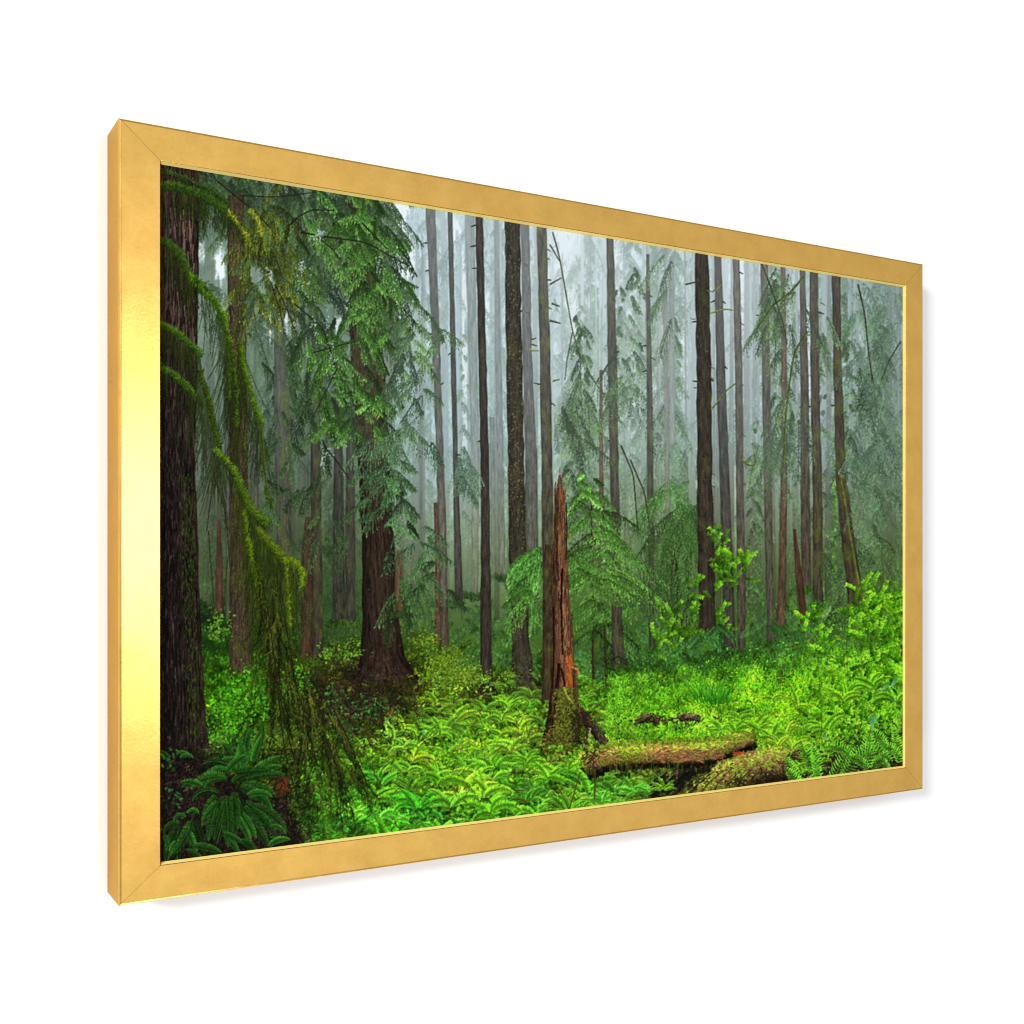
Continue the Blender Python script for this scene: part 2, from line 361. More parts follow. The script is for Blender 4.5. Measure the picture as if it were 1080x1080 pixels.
# ---- forest floor
gl = np.interp(np.arange(PW) / SS + PX0, [165, 215, 300, 350, 385, 430, 480, 530, 600, 680, 760, 820, 870, 910, 960], [640, 638, 654, 650, 662, 655, 672, 690, 690, 690, 686, 672, 655, 640, 620])
edge = np.clip((GY_ + 14 * (fbm(9, 3) - .5) - gl[None]) / 10, 0, 1)[..., None]
gcol = up(GND, PH, PW, False)
CV[:] = CV * (1 - edge) + edge * gcol * (.30 + .5 * fbm(7, 4))[..., None]
clump = fbm(16, 4, 9)
def soil(x, y):
    a = np.exp(-(((x - 378) / 46) ** 2 + ((y - 745) / 42) ** 2) ** 1.5) + np.exp(-(((x - 200) / 42) ** 2 + ((y - 842) / 62) ** 2) ** 1.5) + np.exp(-(((x - 268) / 38) ** 2 + ((y - 875) / 34) ** 2) ** 1.5)
    return np.clip(a, 0, 1)
def litter(n, y0, y1, size, keep=None, bright=1., shape='leaf', up_=False, al=1., x0=165, x1=960):
    x = x0 + (x1 - x0) * rng.random(n); y = np.sort(y0 + (y1 - y0) * rng.random(n) ** .9)
    g = np.interp(x, np.arange(PW) / SS + PX0, gl); m = (y > g - 2) & (rng.random(n) > soil(x, y) * .93); x, y = x[m], y[m]; n = len(x)
    c = look(GND, x, y); cl = look(clump, x, y)
    k = bright * (.34 + 1.8 * np.clip(cl - .24, 0, 1)) * (.5 + .9 * rng.random(n))
    hue = rng.normal(0, 1, n)
    c = c * k[:, None] * np.stack([1 + .16 * hue, np.ones(n), 1 - .1 * hue], 1)
    sz = size * np.interp(y, [650, 720, 860], [.55, .85, 1.5]) * (.6 + .8 * rng.random(n))
    ang = (-np.pi / 2 + rng.normal(0, .6, n)) if up_ else rng.random(n) * 6.28
    strokes(x, y, ang, sz, sz * (.22 if up_ else .5), np.clip(c * .8, 0, 1), np.clip(c * 1.25, 0, 1), bend=rng.normal(0, .7, n), shape=shape, alpha=al)
def debris(n, cx, cy, rx, ry):
    x = cx + rx * np.clip(rng.normal(0, .55, n), -1.3, 1.3); y = cy + ry * np.clip(rng.normal(0, .55, n), -1.3, 1.3)
    pal = np.array([(28,22,20),(40,30,26),(60,40,34),(22,18,16),(86,52,40),(30,38,20),(52,36,32),(110,78,66)], np.float32) / 255
    strokes(x, y, rng.random(n) * 3.14, 2 + 5 * rng.random(n), .6 + .8 * rng.random(n), pal[rng.choice(8, n, p=[.24,.2,.14,.2,.07,.08,.05,.02])], bend=rng.normal(0, .4, n), alpha=.85)
litter(9000, 640, 720, 3.0, bright=.95)
litter(9000, 690, 800, 3.6)
litter(3000, 690, 800, 7, up_=True)

# farthest
for (x, w, yt, yb, f) in [(219,6,230,640,.72),(268,5,260,640,.75),(281,4,300,640,.7),(318,5,330,640,.7),(345,5,420,640,.6),(398,5,215,300,.6),(413,5,250,420,.5),(427,4,300,640,.8),(440,5,330,640,.72),(453,4,420,640,.7),(470,4,260,640,.62),(495,10,235,630,.66),(518,4,300,640,.62),(526,7,270,612,.6),(536,4,430,620,.6),
                            (590,5,330,560,.75),(610,6,300,520,.7),(628,4,380,600,.65),(661,4,330,640,.7),(672,4,400,640,.6),(693,5,330,640,.7),(715,5,350,640,.72),(725,4,300,640,.7),(753,6,390,570,.62),(767,5,400,560,.72),(793,5,300,600,.7),(797,4,350,640,.6),(818,5,300,640,.62),(835,5,330,620,.55),(840,4,300,640,.6),(868,4,300,560,.7),(873,6,300,640,.6),(905,6,300,560,.7),(920,5,310,600,.72),(938,6,310,600,.75),(949,5,320,600,.7)]:
    dx = rng.normal(0, 2)
    trunk([(yt, x - w / 2, x + w / 2), (yb, x + dx - w * .6, x + dx + w * .6)], rgb(70, 72, 68), f, .1, fogtop=min(.92, f + .15), streak=.25, light=.1)
for k in range(46):
    x = 214 + 230 * rng.random(); w = 1.2 + 3 * rng.random() ** 2; y0_ = 280 + 160 * rng.random(); f = .25 + .4 * rng.random()
    trunk([(y0_, x - w / 2, x + w / 2), (640 + 16 * rng.random(), x + rng.normal(0, 3) - w / 2, x + rng.normal(0, 1) + w * .8)], rgb(52, 56, 50), f, .2, fogtop=min(.9, f + .25), streak=.3)
field(260, (212, 330, 450, 640), .9, 22, rgb(40,60,42), rgb(70,96,62), .35, alpha=.75, nt=12, nn=6, nl=1.7, gap=.35, sag=1.2, vary=.5)
field(420, (200, 210, 960, 620), .55, 24, rgb(60,98,78), rgb(96,140,112), .5, alpha=.75, keep=keepd(.5), nt=10, nn=7, nl=1.7, gap=.3)
# conifers in the middle distance
for a in [(455,215,470,34,.62,60),(436,300,560,30,.55,60),(500,230,420,26,.6,40),(530,230,640,26,.58,90),(620,240,520,34,.5,80),(607,265,560,30,.45,90),(632,300,560,30,.38,80),(665,250,520,28,.52,70),(690,250,520,36,.45,90),(712,250,640,36,.55,90),(705,430,680,30,.28,90),(740,420,660,20,.4,40),
          (795,260,620,26,.45,90),(818,270,610,30,.36,90),(833,290,640,24,.36,70),(870,270,640,26,.4,80),(900,270,640,36,.4,110),(925,280,640,36,.45,110),(948,300,640,30,.5,80),(812,500,690,34,.25,70),(860,520,690,34,.2,70),(880,470,700,30,.22,80)]:
    k = .8 + .35 * rng.random()
    hemlock(a[0], a[1] - 20, a[2], a[3], rgb(46,72,46) * k, rgb(92,124,80) * k, a[4], a[5], droop=.8, gap=.35, trunk=k > 1)

# hanging boughs across the right-hand stems
for (bx, by, an, ln, n) in [(830,295,2.2,60,12),(818,320,1.9,55,12),(868,340,1.2,40,8),(905,300,1.3,60,10),(890,320,.9,50,9),(826,420,1.5,50,14),(815,440,1.8,50,10),(700,300,2.3,50,9),(690,340,2.2,50,10),(640,340,1.2,50,9),(655,380,1.9,40,8),(730,300,2.4,40,8),(780,440,1.8,40,8),(900,430,1.3,60,14),(880,480,1.8,40,8),(925,380,1.4,60,12),(948,430,1.9,50,10),(620,330,1.2,50,12),(612,400,1.5,60,14),(606,430,1.2,60,12),(640,470,1.7,50,9),(560,300,1.2,36,5),(700,520,1.8,60,14),(716,500,1.2,60,14),(690,540,2.0,50,10),(795,520,1.5,60,12),(790,560,1.9,50,10)]:
    f = .28 + .3 * rng.random()
    spray(bx + rng.normal(0, 10, n), by + rng.normal(0, 14, n), an + rng.normal(0, .3, n), ln * (.4 + .7 * rng.random(n)), .15, rgb(42,66,38), rgb(84,120,66), wid=.26, nt=16, nn=7, nl=1.8, gap=.25, fog=f, sag=1.3, vary=.5, stem=rgb(40, 40, 30))
# low conifers and haze of green behind the stems, right and centre
def bushes(n, box, ln, col, tip, fog, **k): field(n, box, .45, ln, col, tip, fog, droop=.55, nt=11, nn=7, **k)
bushes(110, (470, 630, 740, 712), 16, rgb(40,72,32), rgb(84,126,58), .12, nl=1.7, gap=.2, alpha=.85)
bushes(80, (780, 570, 960, 680), 18, rgb(44,76,30), rgb(92,136,58), .15, nl=1.7, gap=.2, alpha=.8)
bushes(60, (215, 560, 340, 650), 16, rgb(36,64,36), rgb(64,98,52), .25, nl=1.7, gap=.2, alpha=.7)
bushes(90, (325, 590, 400, 660), 16, rgb(34,60,36), rgb(60,90,54), .2, nl=1.7, gap=.2, alpha=.6)
hemlock(882, 500, 712, 34, rgb(58,96,36), rgb(116,160,72), .06, 120, droop=.7, gap=.3, trunk=False)
hemlock(822, 600, 712, 30, rgb(42,74,32), rgb(88,130,58), .06, 70, droop=.6, gap=.3, trunk=False)
hemlock(935, 480, 640, 30, rgb(48,80,52), rgb(86,128,86), .3, 50, droop=.7, gap=.3, trunk=False)
def soften(a, k=.5):
    p = np.pad(a, ((1, 1), (1, 1), (0, 0)), 'edge'); m = (p[:-2, 1:-1] + p[2:, 1:-1] + p[1:-1, :-2] + p[1:-1, 2:]) / 4
    return a * (1 - k) + m * k
tex2 = fbm(18, 4, 40); fine2 = .6 * noise(1.8, 3.4) + .4 * rng.random((PH, PW)).astype(np.float32)
gm = np.clip((SKYB * .95 + .9 * (tex2 - .5) + .5 * (fine2 - .5) - .42 + .12 * np.clip((GX_ - 560) / 200, 0, 1)) * 4, 0, .85) * np.clip((560 - GY_) / 120, 0, 1)
gm *= np.clip((GX_ - 400) / 60, .25, 1); gm = gm[..., None]
CV[:] = CV * (1 - gm) + rgb(226, 238, 240) * gm
for k in range(95):
    x = 432 + 523 * rng.random(); w = 1.5 + 3.5 * rng.random() ** 1.5; f = .3 + .48 * rng.random(); y0_ = 200 + 100 * rng.random()
    trunk([(y0_, x - w / 2, x + w / 2), (600 + 60 * rng.random(), x + rng.normal(0, 3) - w / 2, x + rng.normal(0, 1) + w * .7)], rgb(58, 58, 52), f, .2, fogtop=min(.92, f + .22), streak=.3, tuft=False)
field(260, (440, 230, 960, 600), .9, 22, rgb(58,84,62), rgb(100,128,98), .45, alpha=.8, nt=12, nn=7, nl=1.6, gap=.35, sag=1.3, vary=.5)
n = 900; x = 440 + 515 * rng.random(n); y = 230 + 330 * rng.random(n)
strokes(x, y, 1.1 + 1. * rng.random(n), 6 + 14 * rng.random(n), .6, fogged(rgb(50, 66, 46), x, y, .35 + .3 * rng.random(n)), bend=rng.normal(0, .5, n), alpha=.5)
CV[:] = soften(soften(CV, .6), .4)
for a in [(612,315,555,28,.26,60),(603,420,560,24,.22,36),(640,420,570,22,.3,26),(668,270,440,30,.42,34),(652,300,420,20,.36,22),(705,300,470,22,.46,26),(895,330,660,34,.3,62),(928,310,670,32,.4,56),(822,285,470,24,.3,40),(866,340,640,18,.34,30),(796,440,670,20,.3,34),(690,430,640,24,.32,34),(560,250,400,16,.55,16),(488,340,560,18,.46,22)]:
    hemlock(a[0], a[1], a[2], a[3], rgb(40,58,36), rgb(98,122,80), a[4], a[5], droop=.9, gap=.3, trunk=False, nl=1.7)
# the light behind: mist thickest in the middle and under the gaps in the canopy
hz = np.maximum(.46 * np.exp(-((GX_ - 590) / 150) ** 2 - ((GY_ - 300) / 170) ** 2), .34 * np.exp(-((GX_ - 775) / 110) ** 2 - ((GY_ - 330) / 150) ** 2))
hz = np.maximum(hz, .30 * np.exp(-((GX_ - 470) / 70) ** 2 - ((GY_ - 320) / 190) ** 2)); hz = np.maximum(hz, .15 * np.exp(-((GX_ - 880) / 70) ** 2 - ((GY_ - 330) / 150) ** 2))
hz = (hz * (.7 + .6 * fbm(40, 3, 80)))[..., None]; CV[:] = CV * (1 - hz) + rgb(228, 241, 249) * hz
for a in [(612,330,555,26,.2,42),(603,420,550,22,.16,26),(668,275,430,28,.3,26),(652,300,410,18,.3,16),(712,330,470,20,.36,20),(895,335,640,32,.2,46),(925,320,660,30,.28,42),(822,290,470,23,.22,34),(866,345,630,18,.28,22),(796,440,660,18,.26,24)]:
    hemlock(a[0], a[1], a[2], a[3], rgb(40,60,38), rgb(92,120,78), a[4], a[5], droop=.9, gap=.35, trunk=False, nl=1.6)
trunk([(210, 388, 396), (300, 390, 398)], GR, .6)
trunk([(255, 405, 413), (520, 406, 414), (660, 407, 415)], rgb(84, 92, 78), .45, .4)
trunk([(225, 449, 459), (340, 454.5, 463), (480, 460, 467.5), (560, 461.5, 470.5), (680, 464, 473)], rgb(86, 78, 72), .12, .1, fogtop=.5)
trunk([(225, 472, 477), (400, 475.5, 481), (480, 477.5, 482.5), (600, 479, 487), (640, 480, 488)], rgb(62, 58, 54), .1, .1, fogtop=.38)
trunk([(232, 490, 500), (480, 497, 505.5), (632, 498, 504)], rgb(108, 104, 96), .42, .15, fogtop=.62)
trunk([(440, 516, 521), (600, 518, 522)], GR, .4)
trunk([(260, 521, 526), (440, 523, 530), (612, 526, 533)], GR, .32, fogtop=.66)
trunk([(240, 549, 558), (380, 551, 561), (480, 553.5, 566), (600, 554, 567.5)], rgb(84, 80, 76), .18, .1, fogtop=.58)
trunk([(300, 705, 711), (470, 706, 712)], GR, .6)
trunk([(326, 699, 704), (500, 701, 706), (600, 702, 707), (660, 703, 708)], rgb(98, 88, 80), .35, .1, fogtop=.55)
trunk([(298, 681, 685), (420, 682, 688), (520, 682.5, 689), (650, 684, 690), (690, 685, 691)], rgb(64, 62, 54), .15, .25, fogtop=.42)
trunk([(253, 639.5, 647), (400, 641, 651), (480, 642.5, 652), (560, 645, 654), (640, 645, 654), (690, 645, 659), (708, 645, 668)], rgb(70, 62, 54), .05, .25, fogtop=.4)
trunk([(390, 632, 635), (480, 631.5, 636), (545, 632, 637)], rgb(84, 60, 48), .2, .1)
trunk([(275, 753, 761), (400, 755.5, 765), (510, 759, 769.5), (600, 760.5, 773), (690, 764, 776)], rgb(66, 60, 58), .04, .12, fogtop=.42)
trunk([(276, 772.5, 780), (400, 775, 783), (510, 776, 784), (600, 777, 786), (692, 778, 786)], rgb(84, 74, 66), .06, .15, fogtop=.45)
trunk([(280, 802, 810), (420, 804, 812.5), (510, 805.5, 814), (600, 807, 815), (682, 809, 817.5)], rgb(82, 76, 66), .08, .25, fogtop=.42)
trunk([(285, 823, 828), (420, 824, 830), (510, 823, 830), (600, 821, 829), (665, 818, 828)], rgb(92, 68, 56), .06, .15, fogtop=.4)
trunk([(288, 843, 849), (420, 844, 853), (520, 844, 854), (625, 845.5, 855)], rgb(80, 68, 60), .05, .15, fogtop=.38)
trunk([(288, 853.5, 862.5), (420, 855, 864.5), (520, 857, 867), (640, 857, 868)], rgb(72, 64, 54), .02, .3, fogtop=.3)
trunk([(292, 877, 886), (400, 879, 888), (500, 881, 892), (560, 886, 900), (620, 893, 909), (645, 896, 912)], rgb(68, 56, 47), .02, .3, mosscol=rgb(92, 104, 38), fogtop=.26)
limb([(886, 500), (893, 545), (899, 580), (906, 620), (911, 644)], 2, 3.4, rgb(92, 106, 38), alpha=.75, n=40)
trunk([(225, 501, 509), (350, 504, 512), (480, 506.5, 515.5), (600, 507, 517), (690, 506.5, 518), (738, 506, 521)], rgb(56, 48, 43), .0, .06, fogtop=.16)
trunk([(240, 566, 576), (350, 568.5, 579.5), (480, 570.5, 582.5), (570, 571.5, 583.5), (650, 572, 583)], rgb(72, 66, 56), .05, .3, fogtop=.34)
trunk([(580, 573, 583), (690, 573, 582), (735, 573, 582)], rgb(86, 50, 38), .05, .05)
trunk([(233, 532, 548), (350, 533.5, 550), (480, 535.5, 552.5), (600, 537, 555), (680, 540, 558), (720, 540, 565), (745, 541, 574)], rgb(52, 48, 40), .0, .2, rgb(78, 80, 38), speck=.24, speckcol=rgb(132, 126, 72), fogtop=.12)
limb([(560, 722), (570, 738), (581, 743)], 7, 4, rgb(74, 76, 34), rgb(90, 96, 36))
# weeping bough skeleton by the thick stem
for k in range(16):
    x = 708 + 24 * rng.random(); limb([(x, 555 + 20 * rng.random()), (x + rng.normal(-3, 6), 610), (x + rng.normal(-2, 12), 650 + 40 * rng.random())], 1.3, .6, rgb(44, 52, 24), n=22)
spray(712 + rng.normal(0, 10, 16), 498 + 40 * rng.random(16), np.where(rng.random(16) < .5, .5, 2.6) + rng.normal(0, .3, 16), 20 + 26 * rng.random(16), .6, rgb(42,76,34), rgb(88,132,66), wid=.24, nt=16, nn=7, gap=.3, nl=1.9, sag=1.2, fog=.08)
spray(712 + rng.normal(0, 14, 22), 530 + 70 * rng.random(22), 1.57 + rng.normal(0, .5, 22), 44, .4, rgb(40,68,30), rgb(74,108,52), wid=.25, nt=16, nn=8, nl=1.9, sag=1.2, fog=.08)
trunk([(270, 733, 747), (400, 734.5, 750), (510, 735, 751), (600, 736, 753.5), (672, 737, 755)], rgb(54, 47, 40), .0, .25, rgb(78, 84, 40), speck=.12, speckcol=rgb(112, 112, 62), fogtop=.1)

# mid-left
trunk([(290, 289, 297), (440, 289, 306), (560, 291, 307), (650, 292, 308)], rgb(72, 70, 66), .16, .3, fogtop=.36)
trunk([(410, 352, 360), (560, 351, 363), (660, 350, 364)], rgb(56, 54, 50), .1, .15, fogtop=.3)
trunk([(440, 365, 373), (560, 364, 374), (660, 364, 375)], rgb(62, 58, 54), .15, .15, fogtop=.3)
trunk([(410, 326, 337), (560, 328, 339), (700, 330, 341)], rgb(60, 54, 46), .12, .3, fogtop=.22)
trunk([(545, 322, 327), (580, 318, 330), (700, 316, 330)], rgb(64, 44, 36), .08, .3, mosscol=rgb(60, 70, 36))
trunk([(548, 229, 232), (580, 228, 234), (652, 226, 236)], rgb(70, 46, 40), .15, .1)
trunk([(440, 238, 242), (660, 238, 243)], rgb(70, 70, 66), .4, .2)
trunk([(455, 264, 272), (600, 264, 273), (660, 264, 274)], rgb(70, 68, 66), .35, .15)
trunk([(265, 240, 258), (390, 241, 260), (560, 242, 262), (660, 242, 264), (716, 242, 266)], rgb(74, 60, 46), .06, .5, rgb(74, 84, 34), speck=.12, speckcol=rgb(120, 92, 66), fogtop=.12)
# the great cedar
trunk([(200, 364, 392), (340, 368, 402), (470, 377, 410), (600, 382, 417), (660, 382, 421), (690, 380, 426), (706, 377, 434), (724, 372, 444)], rgb(46, 35, 29), .0, .14, rgb(50, 60, 28), streak=.6, dark=.55, rough=.12)
trunk([(530, 457, 461), (600, 459, 464), (682, 457, 465)], rgb(78, 54, 44), .08, .15)
trunk([(580, 417, 424), (650, 416, 426)], rgb(86, 56, 46), .25, .1)
trunk([(558, 836, 839), (600, 838, 845), (640, 842, 850), (664, 845, 853)], rgb(74, 47, 39), .06, .1)

# ---- undergrowth
def frond(x, y, ang, ln, arch, col, tip, pw=.22, np_=None, fog=0., w=1.1, stem=rgb(90, 120, 50)):
    """sword-fern fronds, arrays of them: a curved rib with leaflets on both sides"""
    x, y, ang, ln, arch = [np.atleast_1d(np.asarray(v, np.float32)) for v in (x, y, ang, ln, arch)]
    B = len(x); n = np_ or 18; t = np.linspace(.08, 1, n, dtype=np.float32)[None]
    a = ang[:, None] + arch[:, None] * t
    st = ln[:, None] / n
    mx = x[:, None] + np.cumsum(np.cos(a), 1) * st; my = y[:, None] + np.sin(a).cumsum(1) * st
    col = np.broadcast_to(np.asarray(col, np.float32), (B, 3)); tip = np.broadcast_to(np.asarray(tip, np.float32), (B, 3))
    pl = ln[:, None] * pw * (np.clip(np.sin(np.pi * np.clip(t, .02, 1) ** .75), 0, 1) ** .7 * .95 + .05)
    for b in range(B):
        for sg in (1, -1):
            lit = 1.18 if (np.sin(a[b].mean() + sg * 1.3) < 0) else .72
            c = col[b] * lit * (.8 + .4 * rng.random((n, 1))); c2 = tip[b] * lit * (.8 + .4 * rng.random((n, 1)))
            strokes(mx[b], my[b], a[b] + sg * (1.25 + .15 * rng.random(n)), pl[b], w, c, c2, bend=-sg * .35 + .25, shape='leaf', alpha=1 - fog)
        strokes(mx[b][:-1], my[b][:-1], a[b][1:], st[b], .6, stem * (.7 + .5 * rng.random()), shape='flat', alpha=.7)

def fern(x, y, r, col, tip, n=9, spread=1.15, pw=.17, arch=1., w=None, lean=0.):
    an = -np.pi / 2 + lean + np.linspace(-spread, spread, n) + rng.normal(0, .14, n)
    order = rng.permutation(n)
    an = an[order]; k = (.72 + .5 * rng.random((n, 1)))
    frond(x + rng.normal(0, r * .08, n), y + rng.normal(0, r * .05, n), an, r * (.75 + .45 * rng.random(n)), arch * np.sign(an + np.pi / 2 - lean + .01) * (.4 + 1. * rng.random(n)), np.clip(col * k, 0, 1), np.clip(tip * k, 0, 1), pw=pw, np_=max(9, int(r * .75)), w=w or max(.8, r * .045))

def shrub(lst, n, size, col, col2):
    for (cx, cy, rx, ry, q) in lst:
        m = int(n * q); x = cx + rx * rng.normal(0, .5, m); y = cy + ry * rng.normal(0, .5, m)
        g = np.sort(rng.random(m))[:, None]
        c = (col * (1 - g) + col2 * g) * (.65 + .5 * rng.random((m, 1)))
        s = size * (.6 + .7 * rng.random(m))
        strokes(x, y, rng.normal(.5, .9, m), s, s * .62, np.clip(c, 0, 1), np.clip(c * 1.15, 0, 1), bend=rng.normal(0, .5, m), shape='leaf')

# boughs in front of the right-hand stems
for (bx, by, an, ln, n) in [(830,300,2.2,60,9),(818,320,1.9,50,6),(868,340,1.0,40,4),(826,430,1.6,50,11),(815,445,1.8,46,7),(700,305,2.3,46,5),(655,390,1.9,36,4),(612,400,1.5,56,8),(606,430,1.2,56,6),(915,400,1.4,50,6)]:
    spray(bx + rng.normal(0, 8, n), by + rng.normal(0, 14, n), an + rng.normal(0, .3, n), ln * (.4 + .7 * rng.random(n)), .15, rgb(44,64,38), rgb(88,118,64), wid=.24, nt=16, nn=7, nl=1.8, gap=.35, fog=.16 + .15 * rng.random(), sag=1.3, vary=.5, stem=rgb(40, 40, 30))
# green dark veil in (870-950, 290-450)
field(60, (895, 285, 955, 520), .8, 26, rgb(42,70,42), rgb(84,118,74), .3, droop=.6, nt=12, nn=7, nl=1.8, gap=.3, sag=1., vary=.5, alpha=.85)
# dead limbs
for pts, w, c in [([(583,245),(590,270),(597,310),(604,350),(612,375)],1.6,(80,90,70)),([(604,350),(598,380),(596,400)],1.2,(84,92,76)),([(848,292),(832,310),(815,322),(800,345)],2.4,(72,88,46)),([(852,350),(838,370),(832,410),(828,450),(826,500)],2.2,(78,92,46)),([(797,262),(812,300),(826,340),(830,362)],1.3,(60,64,48)),
                  ([(750,330),(765,326),(773,327)],1.8,(120,128,60)),([(750,432),(760,420),(768,410),(775,405)],1.6,(96,104,58)),([(782,485),(790,491),(797,490),(795,478)],2,(96,100,50)),([(665,485),(680,520),(686,560)],1.6,(58,62,44)),([(655,470),(668,500),(673,560)],1.6,(60,62,46)),([(905,300),(912,330),(916,370),(920,400)],1.8,(62,64,50)),([(950,360),(938,380),(930,400)],1.2,(56,60,60)),
                  ([(582,320),(590,323)],2,(70,80,58)),([(580,338),(591,341)],2.2,(64,70,52)),([(580,300),(592,293)],1.6,(70,76,56)),([(558,369),(568,370)],2.2,(130,136,90)),([(583,402),(590,400)],2,(110,112,62)),([(760,300),(752,308),(745,306)],1.4,(110,120,60)),([(723,300),(740,296)],1.6,(60,60,46)),([(580,258),(590,275)],1.4,(70,76,70))]:
    limb(pts, w, w * .5, rgb(*c), n=26)
def bumps(x0, y0, x1, y1, n, side, col):
    n = max(2, n // 2); t = rng.random(n); strokes(x0 + (x1 - x0) * t, y0 + (y1 - y0) * t, np.where(rng.random(n) < .5, .2, np.pi - .2) if side == 0 else (.3 if side > 0 else 2.9), 2 + 4 * rng.random(n), .9, rgb(*col), bend=.5)
for a in [(577,250,582,470,10,1,(62,62,50)),(747,290,751,520,9,1,(70,74,44)),(733,290,735,520,5,-1,(60,54,44)),(552,260,560,470,8,1,(90,90,80)),(685,310,688,500,9,1,(60,62,50)),(865,300,867,500,9,1,(80,84,44)),(888,310,893,500,9,1,(84,90,44)),(645,280,650,480,6,1,(70,66,58)),(779,300,784,520,10,1,(80,80,56))]: bumps(*a)

bushes(46, (590, 660, 740, 712), 13, rgb(38,72,38), rgb(80,124,66), .1, nl=1.7, gap=.3, alpha=.8)
bushes(30, (790, 640, 900, 690), 13, rgb(40,76,38), rgb(84,130,66), .1, nl=1.7, gap=.3, alpha=.8)
def sprigs(n, box, ln, size, c0, c1, ang=-1.2, spread=.7):
    """thin stems with a leaf at every step; paler towards the light at the tip"""
    x = box[0] + (box[2] - box[0]) * rng.random(n); y = box[1] + (box[3] - box[1]) * rng.random(n); o = np.argsort(y + rng.normal(0, 14, n)); x, y = x[o], y[o]
    for a, b in zip(x, y):
        L = ln * (.5 + .8 * rng.random()); an = ang + rng.normal(0, spread); m = int(L / size * 1.5) + 3; t = np.linspace(.15, 1, m); bd = rng.normal(0, .6)
        px = a + np.cos(an + bd * t * .5) * L * t; py = b + np.sin(an + bd * t * .5) * L * t + .12 * L * t * t
        limb([(a, b), (px[m // 2], py[m // 2]), (px[-1], py[-1])], .7, .5, c0 * .6, n=10, alpha=.7)
        k = (.5 + .6 * rng.random()); c = (c0 * (1 - t[:, None]) + c1 * t[:, None]) * k * (.7 + .5 * rng.random((m, 1)))
        for sg in (-1, 1):
            s = size * (.55 + .7 * rng.random(m)); strokes(px, py, an + bd * t + sg * (.8 + .5 * rng.random(m)) + .2, s, s * .55, np.clip(c * .85, 0, 1), np.clip(c * (1.1 + .15 * sg), 0, 1), bend=rng.normal(0, .4, m), shape='leaf')
bushes(40, (475, 640, 570, 690), 12, rgb(34,66,30), rgb(78,116,52), .1, nl=1.7, gap=.3, alpha=.8)
# bright shrubs in the clearing
YG, YG2 = rgb(78, 150, 18), rgb(146, 226, 44)
SH0, SH1 = rgb(44, 96, 18), rgb(136, 210, 48)
sprigs(34, (688, 640, 726, 692), 17, 2.3, SH0, SH1); sprigs(14, (726, 600, 735, 690), 14, 2.2, SH0, SH1)
sprigs(40, (756, 588, 788, 616), 15, 2.1, SH0, SH1); sprigs(12, (752, 560, 762, 600), 14, 2., SH0, SH1); sprigs(16, (752, 615, 766, 680), 13, 2., SH0, SH1)
bushes(26, (715, 655, 765, 700), 15, rgb(28,58,26), rgb(66,112,54), .04, nl=1.8, gap=.25)

# young hemlock behind the broken snag: tiers of pale green boughs
limb([(624, 530), (626, 720)], 1.5, 3, rgb(52, 40, 28))
limb([(637, 640), (640, 725)], 2.4, 2.6, rgb(50, 38, 26))
for (cx, cy, hw, n, br) in [(618,508,14,8,1.05),(620,522,26,12,1.),(626,540,34,14,.9),(632,560,40,12,.9),(630,580,50,14,.85),(622,596,66,26,1.08),(634,610,52,14,.95),(632,634,44,16,.7),(638,656,36,10,.6)]:
    n = int(n * .72); sd = rng.random(n) < .5; el = .05 + .5 * rng.random(n)
    x = cx + rng.normal(0, hw * .2, n); y = cy + rng.normal(0, 5, n)
    spray(x, y, np.where(sd, el, np.pi - el), hw * (.4 + .75 * rng.random(n)), .42, rgb(54,96,34) * br, rgb(114,168,76) * br, wid=.2, nt=20, nn=6, nl=2., nw=.5, sag=1.1, vary=.5, gap=.42, stem=rgb(52, 50, 30))
n = 260; x = 575 + 100 * rng.random(n); y = 600 + 50 * rng.random(n)
strokes(x, y, 1.57 + rng.normal(0, .45, n), 8 + 12 * rng.random(n), .7, fogged(rgb(84, 118, 46), x, y, .1), rgb(52, 86, 34), alpha=.55)
spray(574 - 4 * rng.random(16), 575 + 40 * rng.random(16), np.pi - .15 - .4 * rng.random(16), 34, .4, rgb(48,90,34), rgb(112,172,78), wid=.34, nt=16, nn=9, nl=2.2, sag=.9)
spray(566 - 8 * rng.random(12), 612 + 40 * rng.random(12), 2.2 + .6 * rng.random(12), 26, .4, rgb(48,88,32), rgb(86,140,60), wid=.34, nt=14, nn=8, nl=2.1, sag=.9)
trunk([(632, 538, 556), (680, 540, 558), (720, 540, 564), (746, 541, 572)], rgb(52, 48, 40), 0., .2, rgb(78, 80, 38), speck=.24, speckcol=rgb(124, 118, 68))
limb([(560, 720), (570, 736), (582, 743)], 6, 4, rgb(66, 68, 32), rgb(84, 90, 36))
spray(560 - 10 * rng.random(7), 606 + 40 * rng.random(7), 2.4 + .5 * rng.random(7), 22, .4, rgb(48,88,32), rgb(100,152,66), wid=.24, nt=14, nn=7, nl=2., sag=.9, gap=.4)
trunk([(620, 506.5, 517.3), (690, 506.5, 518), (738, 506, 521)], rgb(52, 45, 40), 0., .08)
trunk([(640, 464, 472), (690, 464, 474)], rgb(74, 64, 54), .06, .1)
trunk([(640, 645, 655), (690, 645, 658), (710, 645, 664)], rgb(66, 60, 52), .04, .25)
